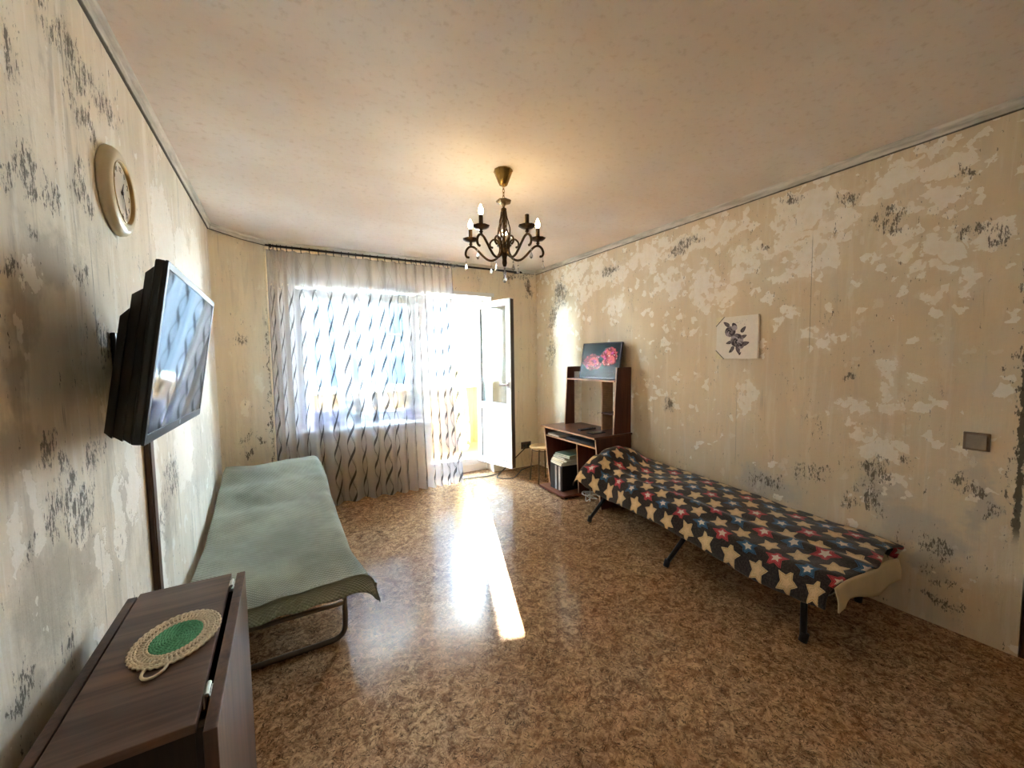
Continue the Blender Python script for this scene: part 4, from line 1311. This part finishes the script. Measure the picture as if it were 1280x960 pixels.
MB().box((2.45, 2.79, 0.5815), (2.59, 3.22, 0.598), 0.004).done('case', m_tvb, kb)
m_key = plain('dark_key', srgb(52, 52, 54), 0.5)
mb = MB()
for i in range(5):
    for j in range(18):
        mb.box((2.458 + i * 0.025, 2.80 + j * 0.0228, 0.5982), (2.478 + i * 0.025, 2.8195 + j * 0.0228, 0.6035))
k_ = mb.done('keys', m_key, kb); k_['kind'] = 'stuff'
pc_ = thing('computer_tower', 'black computer tower with two silver stripes on the desk base', 'computer', (2.55, 3.31, 0.041))
MB().box((2.395, 3.215, 0.0415), (2.79, 3.42, 0.30), 0.006).done('case', m_tvb, pc_)
m_sil = plain('silver_trim', srgb(214, 218, 218), 0.25, 0.4)
for y in (3.24, 3.30):
    MB().box((2.388, y, 0.05), (2.3948, y + 0.026, 0.295), 0.002).done('stripe', m_sil, pc_)
m_mag = [plain('magazine_%s' % c, srgb(*q), 0.35, 0, 0.15, 30) for c, q in (('white', (226, 226, 214)), ('green', (140, 176, 150)), ('cream', (216, 200, 160)), ('grey', (160, 166, 168)))]
labs = ['white magazine at the bottom of the pile on the computer tower', 'grey magazine second from the bottom of the pile on the computer tower',
        'cream magazine third from the bottom of the pile on the computer tower', 'white magazine fourth from the bottom of the pile on the computer tower',
        'grey magazine above the middle of the pile on the computer tower', 'pale green magazine next to the top of the pile on the computer tower',
        'pale green magazine topmost of the pile on the computer tower']
z = 0.301
rnd = random.Random(4)
for k in range(7):
    hgt = rnd.uniform(0.012, 0.02)
    Mx = Matrix.Translation((2.55 + 0.006 * k, 3.315 - 0.008 * max(0, k - 2), z)) @ Matrix.Rotation(rnd.uniform(-0.15, 0.15) + (0.2 if k > 4 else 0), 4, 'Z')
    mi = [0, 3, 2, 0, 3, 1, 1][k]
    o = thing('magazine', labs[k], 'magazine', Mx.translation, 'magazines on the computer tower')
    MB().box((-0.145, -0.105, 0.0015), (0.145, 0.105, hgt - 0.0015), 0.0, Mx).done('pages', m_pap, o)
    MB().box((-0.148, -0.108, 0), (0.148, 0.108, 0.0014), 0, Mx).box((-0.148, -0.108, hgt - 0.0014), (0.148, 0.108, hgt), 0, Mx).box((-0.148, 0.1055, 0.0014), (0.148, 0.108, hgt - 0.0014), 0, Mx).done('cover', m_mag[mi], o)
    z += hgt + 0.0006
# loose white cords behind the bed head
m_cord = plain('white_cord', srgb(214, 212, 204), 0.5)
mb = MB()
rnd = random.Random(2)
for k in range(3):
    pts = [(2.60 + rnd.uniform(-0.05, 0.05), 2.98 + 0.02 * k, 0.12)]
    for i in range(6):
        pts.append((2.56 + rnd.uniform(-0.1, 0.1), 2.96 + rnd.uniform(-0.09, 0.09), 0.012 + 0.006 * k + rnd.uniform(0.0, 0.05)))
    mb.tube(curve(pts, 6), 0.004, 6)
tag(mb.done('cable', m_cord, None, True), 'tangle of white cords on the floor under the desk by the bed head', 'cable')

# picture leaning above the hutch
Mp = Mat('red_picture', 0.25, 0, 0.5)
uvv = Mp.uv(); u, v, _ = uvv.xyz()
w1 = uvv.noise(3.2, 3, 0.6, color=True)
pw_ = uvv.vadd(w1.scaled((0.22, 0.22, 0), (-0.11, -0.11, 0)))
def blob(cx, cy, rx, ry):
    return pw_.scaled((1 / rx, 1 / ry, 0), (-cx / rx, -cy / ry, 0)).vlen()
d1 = blob(0.31, 0.47, 0.27, 0.24); d2 = blob(0.72, 0.62, 0.22, 0.27)
dm = d1.mn(d2)
wav = ((d1 * 9.0 + uvv.noise(7, 3, 0.6, 1.5) * 9.0).sin() * 0.5 + 0.5)
redm = Mp.mix(wav, srgb(120, 18, 34), srgb(226, 84, 84))
redm = Mp.mix(uvv.noise(9, 3, 0.6).ss(0.55, 0.68), redm, srgb(214, 70, 130))
redm = Mp.mix(uvv.noise(16, 4, 0.65).ss(0.60, 0.70), redm, srgb(240, 196, 176))
bgk = Mp.mix(uvv.noise(40, 3, 0.7).ss(0.6, 0.72) * (1.0 - v).ss(0.2, 0.9), srgb(14, 14, 22), srgb(110, 126, 150))
pic_c = Mp.mix((dm + (uvv.noise(12, 4, 0.6) - 0.5) * 0.6).ss(1.0, 0.85), bgk, redm)
dk_ = blob(0.53, 0.55, 0.10, 0.11)
pic_c = Mp.mix((dk_ + (uvv.noise(18, 3, 0.6) - 0.5) * 0.6).ss(1.0, 0.6), pic_c, srgb(22, 12, 16))
Mp.color(pic_c)
pl_ = thing('leaning_picture', 'black framed picture of red swirls leaning on top of the desk hutch', 'picture', (2.72, 3.0, 1.18))
PB = Vector((2.675, 3.005, 1.1805)); lean = R(11)
pu = Vector((0.10, -0.995, 0)).normalized()               # along the width, left to right seen from the room
pn = Vector((-pu.y * -1, pu.x, 0)); pn = Vector((pu.y, -pu.x, 0)).normalized()   # towards the room
pv = (Vector((0, 0, 1)) * math.cos(lean) - pn * math.sin(lean)).normalized()
pn2 = pu.cross(pv).normalized()
PMx = Matrix(((pu.x, pv.x, pn2.x, PB.x), (pu.y, pv.y, pn2.y, PB.y), (pu.z, pv.z, pn2.z, PB.z), (0, 0, 0, 1)))
PW, PH = 0.50, 0.365
MB().box((-PW / 2, 0.001, -0.022), (PW / 2, PH, -0.004), 0.001, PMx).done('panel', m_blk, pl_)
MB().grid(2, 2, lambda a, b: PMx @ Vector(((a - 0.5) * (PW - 0.016), 0.008 + b * (PH - 0.016), -0.0030)), lambda a, b: (a, b)).done('print', Mp.m, pl_, False, False)
mb = MB()
for lo, hi in (((-PW / 2, 0.001, -0.006), (-PW / 2 + 0.009, PH, 0.001)), ((PW / 2 - 0.009, 0.001, -0.006), (PW / 2, PH, 0.001)), ((-PW / 2 + 0.009, 0.001, -0.006), (PW / 2 - 0.009, 0.010, 0.001)), ((-PW / 2 + 0.009, PH - 0.009, -0.006), (PW / 2 - 0.009, PH, 0.001))):
    mb.box(lo, hi, 0, PMx)
mb.done('frame', plain('dark_frame', srgb(66, 60, 66), 0.3, 0.3), pl_)

# ------------------------------------------------------------------ stool, socket, cables
m_stw = plain('light_wood_seat', srgb(214, 182, 128), 0.4, 0, 0.08, 12)
m_stm = plain('brown_metal_leg', srgb(110, 92, 70), 0.35, 0.7)
st = thing('stool', 'round wooden stool with thin metal legs between the desk and balcony door', 'stool', (2.50, 3.74, 0))
SXc, SYc = 2.505, 3.735
MB().lathe([(0, 0.385), (0.135, 0.385), (0.142, 0.391), (0.142, 0.402), (0.136, 0.408), (0, 0.409)], 32, Matrix.Translation((SXc, SYc, 0))).done('seat', m_stw, st, 'auto')
for a in (R(130), R(220), R(310), R(40)):
    c, s = math.cos(a), math.sin(a)
    P_ = lambda r, z: (SXc + r * c, SYc + r * s, z)
    MB().tube(fillet([P_(0.03, 0.379), P_(0.118, 0.379), P_(0.142, 0.005)], 0.06), 0.009, 8).done('leg', m_stm, st, True)
MB().tube([(SXc + 0.115 * math.cos(t), SYc + 0.115 * math.sin(t), 0.365) for t in [2 * PI * k / 24 for k in range(25)]], 0.006, 6, False).done('ring', m_stm, st, True)

so = thing('wall_socket', 'dark double wall socket low on the window wall beside the stool', 'socket', (2.67, YB, 0.28))
m_sock = plain('brown_socket', srgb(84, 62, 50), 0.4)
MB().box((2.60, YB - 0.016, 0.235), (2.745, YB - 0.001, 0.325), 0.005).done('plate', m_sock, so)
for x in (2.64, 2.705):
    Mx = Matrix.Translation((x, YB - 0.0165, 0.28)) @ Matrix.Rotation(R(90), 4, 'X')
    MB().lathe([(0.026, 0), (0.026, 0.003), (0.021, 0.003), (0.020, 0.0005), (0, 0.0005)], 20, Mx).done('outlet', m_rubber, so)
pg_ = thing('power_cable', 'black power cable plugged into the wall socket and trailing along the floor', 'cable', (2.64, 4.3, 0.28))
Mx = Matrix.Translation((2.64, YB - 0.02, 0.28)) @ Matrix.Rotation(R(90), 4, 'X')
MB().lathe([(0, 0), (0.019, 0), (0.019, 0.022), (0.008, 0.04), (0, 0.042)], 16, Mx).done('plug', m_rubber, pg_, 'auto')
MB().tube(curve([(2.64, 4.298, 0.28), (2.60, 4.27, 0.26), (2.50, 4.28, 0.18), (2.40, 4.30, 0.09), (2.30, 4.30, 0.02), (2.18, 4.24, 0.008), (2.05, 4.22, 0.008), (1.9, 4.25, 0.008), (1.72, 4.27, 0.008)], 8), 0.006, 6).tube(curve([(2.25, 4.26, 0.009), (2.12, 4.10, 0.008), (2.26, 3.99, 0.008), (2.40, 4.1, 0.008), (2.55, 4.24, 0.008), (2.74, 4.30, 0.008)], 8), 0.006, 6).done('cord', m_rubber, pg_, True)

# ------------------------------------------------------------------ canvas on the right wall
cp = thing('canvas_picture', 'small square canvas with dark printed flowers hanging on the right wall', 'picture', (XR, 1.717, 1.375))
CMx = Matrix(((0, 0, -1, XR - 0.002), (-1, 0, 0, 1.7175), (0, 1, 0, 1.524), (0, 0, 0, 1)))   # local x to the right seen from the room, y up, z into the room
CS = 0.152
m_can = plain('canvas_cloth', srgb(240, 232, 220), 0.7, 0, 0.03, 40, 0.1)
MB().box((-CS, -CS, 0.0), (CS, CS, 0.022), 0.002, CMx).done('canvas', m_can, cp)
fl_m = [plain('print_dark_plum', srgb(62, 48, 56), 0.7), plain('print_grey', srgb(120, 108, 110), 0.7), plain('print_lilac', srgb(170, 156, 160), 0.7), plain('print_black', srgb(36, 30, 32), 0.7)]
mb = MB()
zc_ = [0.0221]
def petal(cx, cy, ln, wd, a, mi, pt=1.0):
    zc_[0] += 0.000012
    pts = []
    for k in range(12):
        t = 2 * PI * k / 12
        x = ln * math.cos(t); y = wd * math.sin(t) * (1 - 0.45 * pt * math.cos(t))
        pts.append((cx + x * math.cos(a) - y * math.sin(a), cy + x * math.sin(a) + y * math.cos(a)))
    f = mb.bm.faces.new([mb.bm.verts.new(CMx @ Vector((x, y, zc_[0]))) for x, y in pts])
    f.material_index = mi
rnd = random.Random(11)
def leafp(cx, cy, ln, wd, a):
    petal(cx, cy, ln, wd, a, 0); petal(cx, cy, ln * 0.85, wd * 0.55, a + 0.08, 1); petal(cx, cy, ln * 0.9, wd * 0.09, a, 3)
def rose(cx, cy, r, dk2):
    for k in range(9):
        a = k * 0.72
        petal(cx + 0.55 * r * math.cos(a), cy + 0.55 * r * math.sin(a), r * 0.55, r * 0.40, a + 1.2, (0, 1, 2, 1)[(k + dk2) % 4], 0.4)
    for k in range(7):
        a = k * 0.95 + 0.4
        petal(cx + 0.28 * r * math.cos(a), cy + 0.28 * r * math.sin(a), r * 0.36, r * 0.26, a + 1.2, (2, 0, 1, 3)[(k + dk2) % 4], 0.4)
    petal(cx, cy, r * 0.18, r * 0.12, 0.6, 3)
for p_ in ((-0.075, 0.10, 0.028, 0.013, 2.5), (0.05, 0.055, 0.026, 0.013, 0.9), (0.065, -0.045, 0.03, 0.015, 0.25), (0.015, -0.09, 0.032, 0.014, -1.3), (-0.03, -0.085, 0.026, 0.012, -2.0), (-0.055, -0.035, 0.022, 0.011, 3.4), (0.055, 0.005, 0.022, 0.012, 0.4)):
    leafp(*p_)
petal(-0.045, -0.095, 0.016, 0.004, 1.2, 3); petal(0.03, -0.115, 0.014, 0.005, 1.0, 0)
for k in range(9):
    petal(-0.02 + 0.011 * k + rnd.uniform(-0.004, 0.004), 0.10 + rnd.uniform(-0.01, 0.02), 0.004, 0.0016, 1.2 - 0.1 * k, 2)
rose(-0.045, 0.045, 0.042, 0); rose(0.005, -0.02, 0.05, 2); petal(-0.015, 0.085, 0.024, 0.016, 2.2, 0, 0.3); petal(-0.012, 0.07, 0.02, 0.018, 2.0, 2, 0.3); rose(0.03, -0.055, 0.03, 3)
fpo = mb.done('flower_print', fl_m, cp, False, False)
fpo['kind'] = 'stuff'
m_cor = plain('corner_card', srgb(232, 220, 186), 0.6)
for sy in (1, -1):
    e = CS + 0.002
    mb = MB().prism([(-e, sy * e), (-e + 0.062, sy * e), (-e, sy * (e - 0.062))], 0.0022, CMx @ Matrix.Translation((0, 0, 0.0222))).done('corner_guard', m_cor, cp)
    MB().prism([(-e + 0.062, sy * e), (-e + 0.067, sy * e), (-e, sy * (e - 0.067)), (-e, sy * (e - 0.062))], 0.0026, CMx @ Matrix.Translation((0, 0, 0.0222))).done('guard_edge', fl_m[0], mb)

# ------------------------------------------------------------------ light switch
ls = thing('light_switch', 'brownish silver light switch at the right end of the right wall', 'switch', (XR, 0.547, 0.97))
SMx = Matrix(((0, 0, -1, XR - 0.001), (-1, 0, 0, 0.548), (0, 1, 0, 0.971), (0, 0, 0, 1)))
m_swf = plain('bronze_plastic', srgb(124, 106, 88), 0.28, 0.5)
m_swk = plain('pearl_grey_plastic', srgb(160, 146, 130), 0.22, 0.3)
MB().box((-0.044, -0.043, 0), (0.044, 0.043, 0.010), 0.004, SMx).done('frame', m_swf, ls)
MB().prism([(-0.033, 0.0101), (0.033, 0.0101), (0.033, 0.017), (-0.033, 0.012)], 0.064, SMx @ Matrix(((1, 0, 0, 0), (0, 0, 1, -0.032), (0, 1, 0, 0), (0, 0, 0, 1)))).done('rocker', m_swk, ls)

# ------------------------------------------------------------------ chandelier
m_bro = plain('aged_bronze', srgb(74, 56, 36), 0.32, 0.85, 0.25, 60)
m_brass = plain('antique_brass', srgb(150, 120, 66), 0.25, 0.95, 0.15, 30)
Mcr = Mat('crystal', 0.02, 0, 0.8); Mcr.color((0.95, 0.95, 0.95)); Mcr.b.inputs['Transmission Weight'].default_value = 0.85; Mcr.b.inputs['IOR'].default_value = 1.5
Mbu = Mat('lit_bulb', 0.2)
em = Mbu.nt.nodes.new('ShaderNodeEmission'); em.inputs[0].default_value = (1.0, 0.74, 0.38, 1); em.inputs[1].default_value = BULB
Mbu.nt.links.new(em.outputs[0], Mbu.out.inputs[0])
HXc, HYc = 1.174, 2.129
chn = thing('chandelier', 'bronze five-arm chandelier with candle bulbs and crystal drops hanging from the ceiling', 'chandelier', (HXc, HYc, 2.5))
T = Matrix.Translation((HXc, HYc, 0))
MB().lathe([(0, 2.4995), (0.054, 2.4995), (0.056, 2.492), (0.050, 2.482), (0.046, 2.470), (0.024, 2.416), (0.018, 2.412), (0, 2.412)], 32, T, 0, 1, 1, 0.03, 10).done('canopy', m_brass, chn, 'auto')
mb = MB()
for k in range(4):
    zc = 2.402 - k * 0.019
    pts = []
    for q in range(13):
        a = 2 * PI * q / 12
        r_, h_ = 0.006 * math.cos(a), 0.0125 * math.sin(a)
        pts.append((HXc + (r_ if k % 2 else 0), HYc + (0 if k % 2 else r_), zc + h_))
    mb.tube(pts, 0.0022, 6, False)
mb.done('chain', m_brass, chn, True)
MB().lathe([(0, 2.336), (0.012, 2.336), (0.016, 2.330), (0.040, 2.328), (0.045, 2.322), (0.040, 2.314), (0.016, 2.310), (0.010, 2.300), (0.006, 2.29), (0.006, 2.275), (0, 2.275)], 28, T, 0, 1, 1, 0.06, 7).done('bobeche', plain('dark_glass_bronze', srgb(120, 100, 76), 0.15, 0.6), chn, 'auto')
MB().lathe([(0.014, 2.282), (0.017, 2.278), (0.015, 2.262), (0.012, 2.262), (0.012, 2.282)], 16, T).done('cage_collar', m_bro, chn, True)
cage = [(2.28, 0.014), (2.24, 0.018), (2.20, 0.027), (2.16, 0.036), (2.12, 0.038), (2.08, 0.028), (2.055, 0.018), (2.045, 0.016)]
for dirn in (1, -1):
    for k in range(5):
        pts = []
        for q in range(25):
            z = 2.28 - (2.28 - 2.045) * q / 24
            a = 2 * PI * k / 5 + dirn * 2.2 * (q / 24) ** 1.5
            r_ = lerp_tab(cage, z)
            pts.append((HXc + r_ * math.cos(a), HYc + r_ * math.sin(a), z))
        MB().tube(pts, 0.0034, 6).done('cage_rod', m_bro, chn, True)
MB().lathe([(0, 2.052), (0.020, 2.052), (0.026, 2.044), (0.026, 2.028), (0.030, 2.022), (0.028, 2.012), (0.016, 2.004), (0.013, 1.985), (0.015, 1.965), (0.011, 1.950), (0.008, 1.944), (0, 1.942)], 24, T).done('hub', m_bro, chn, 'auto')
MB().lathe([(0.0085, 2.05), (0.0085, 2.28), (0.005, 2.28), (0.005, 2.05)], 12, T).done('stem', m_bro, chn, True)

def arm_parts(base_angle, lit, bulb=True):
    a0 = base_angle
    c, s = math.cos(a0), math.sin(a0)
    P_ = lambda r, z, o=0.0: (HXc + r * c - o * s, HYc + r * s + o * c, z)
    RZ = 0.215
    big = [(0.024, 2.032), (0.045, 2.000), (0.075, 1.986), (0.105, 1.992), (0.135, 2.016), (0.165, 2.048), (0.195, 2.075), (0.222, 2.080), (0.242, 2.065), (0.250, 2.040), (0.243, 2.022), (0.232, 2.018)]
    ins = [(0.050, 1.998), (0.030, 2.03), (0.030, 2.07), (0.045, 2.100), (0.068, 2.108), (0.088, 2.092), (0.088, 2.070), (0.076, 2.062)]
    mb = MB().tube(curve([P_(r, z) for r, z in big], 6), 0.0072, 8).tube(curve([P_(r, z) for r, z in ins], 6), 0.0058, 8).ball(P_(0.232, 2.018), 0.008, 8).ball(P_(0.076, 2.062), 0.007, 8)
    arm = mb.done('arm', m_bro, chn, True)
    TA = Matrix.Translation(P_(RZ, 0))
    MB().lathe([(0, 2.080), (0.010, 2.082), (0.006, 2.090), (0.012, 2.096), (0.007, 2.102), (0.010, 2.108), (0.030, 2.112), (0.045, 2.122), (0.048, 2.126), (0.044, 2.125), (0.012, 2.120), (0, 2.120)], 24, TA, 0, 1, 1, 0.05, 8).done('drip_cup', m_bro, arm, 'auto')
    MB().lathe([(0, 2.119), (0.012, 2.119), (0.012, 2.185), (0.009, 2.187), (0, 2.187)], 16, TA).done('candle_tube', m_bro, arm, 'auto')
    if bulb:
        MB().lathe([(0, 2.186), (0.007, 2.187), (0.012, 2.197), (0.0145, 2.207), (0.012, 2.220), (0.006, 2.234), (0.002, 2.243), (0, 2.245)], 14, TA).done('bulb', Mbu.m if lit else m_white, arm, True)
    for r, z0 in ((0.248, 2.018), (0.085, 1.982)):
        x, y, _ = P_(r, 0)
        Tc = Matrix.Translation((x, y, 0))
        MB().lathe([(0, z0 - 0.022), (0.0055, z0 - 0.026), (0.0055, z0 - 0.030), (0, z0 - 0.034)], 8, Tc).lathe([(0, z0 - 0.036), (0.004, z0 - 0.044), (0.0105, z0 - 0.064), (0.008, z0 - 0.072), (0, z0 - 0.078)], 8, Tc).tube([(x, y, z0 - 0.001), (x, y, z0 - 0.024)], 0.0010, 5).done('crystal_drop', Mcr.m, arm)
vd = math.atan2(HYc, HXc)                    # direction from the room's near end
for k, (lit, bulb) in enumerate(((True, True), (True, True), (False, False), (True, True), (True, True))):
    arm_parts(vd - k * 2 * PI / 5, lit, bulb)
MB().lathe([(0, 1.940), (0.006, 1.934), (0.006, 1.930), (0, 1.924)], 8, T).lathe([(0, 1.920), (0.011, 1.914), (0.011, 1.908), (0, 1.902)], 8, T).lathe([(0, 1.900), (0.005, 1.892), (0.014, 1.868), (0.011, 1.856), (0, 1.848)], 8, T).tube([(HXc, HYc, 1.943), (HXc, HYc, 1.898)], 0.001, 5).done('crystal_drop', Mcr.m, chn)

# ------------------------------------------------------------------ ironing board on the balcony
Mi = Mat('floral_cover', 0.8)
pi_ = Mi.obj()
vv_ = pi_.scaled((1, 1, 0.8)).noise(17, 3, 0.6)
Mi.color(Mi.mix(vv_.ss(0.56, 0.60), Mi.mix(pi_.noise(30, 2).ss(0.4, 0.6), srgb(226, 206, 144), srgb(238, 224, 178)), srgb(84, 88, 62)))
ib = thing('ironing_board', 'ironing board with yellow floral cover standing folded on the balcony', 'ironing board', (2.25, 5.3, 0.08))
Mx = Matrix.Translation((2.19, 5.30, 0.082)) @ Matrix.Rotation(R(8), 4, 'Y')
outl = []
for k in range(21):
    t = k / 20
    wdt = 0.15 if t > 0.25 else 0.15 * (0.35 + 0.65 * math.sqrt(max(0, 1 - (1 - t / 0.25) ** 2)))
    outl.append((wdt, t * 1.18))
outl = outl + [(-x, y) for x, y in reversed(outl)]
Mst = Mx @ Matrix(((1, 0, 0, 0), (0, 0, 1, 0), (0, 1, 0, 0), (0, 0, 0, 1)))
Mst = Matrix.Translation((2.235, 5.32, 0.085)) @ Matrix.Rotation(R(-20), 4, 'Z') @ Matrix.Rotation(R(-4), 4, 'Y') @ Matrix(((1, 0, 0, 0), (0, 0, 1, 0), (0, 1, 0, 0), (0, 0, 0, 1)))
MB().prism([(x * 0.62, y) for x, y in outl], 0.035, Mst).done('board', Mi.m, ib)
mb = MB()
for sx in (-1, 1):
    mb.tube([Mst @ Vector((sx * 0.05, 0.06, 0.05)), Mst @ Vector((sx * 0.05, 1.12, 0.05))], 0.009, 8)
mb.done('leg', m_black, ib, True)
MB().tube([Mst @ Vector((-0.11, 1.21, 0.02)), Mst @ Vector((0.11, 1.21, 0.02))], 0.011, 8).tube([Mst @ Vector((0, 1.15, 0.03)), Mst @ Vector((0, 1.21, 0.02))], 0.009, 6).done('iron_rest', m_black, ib, True)
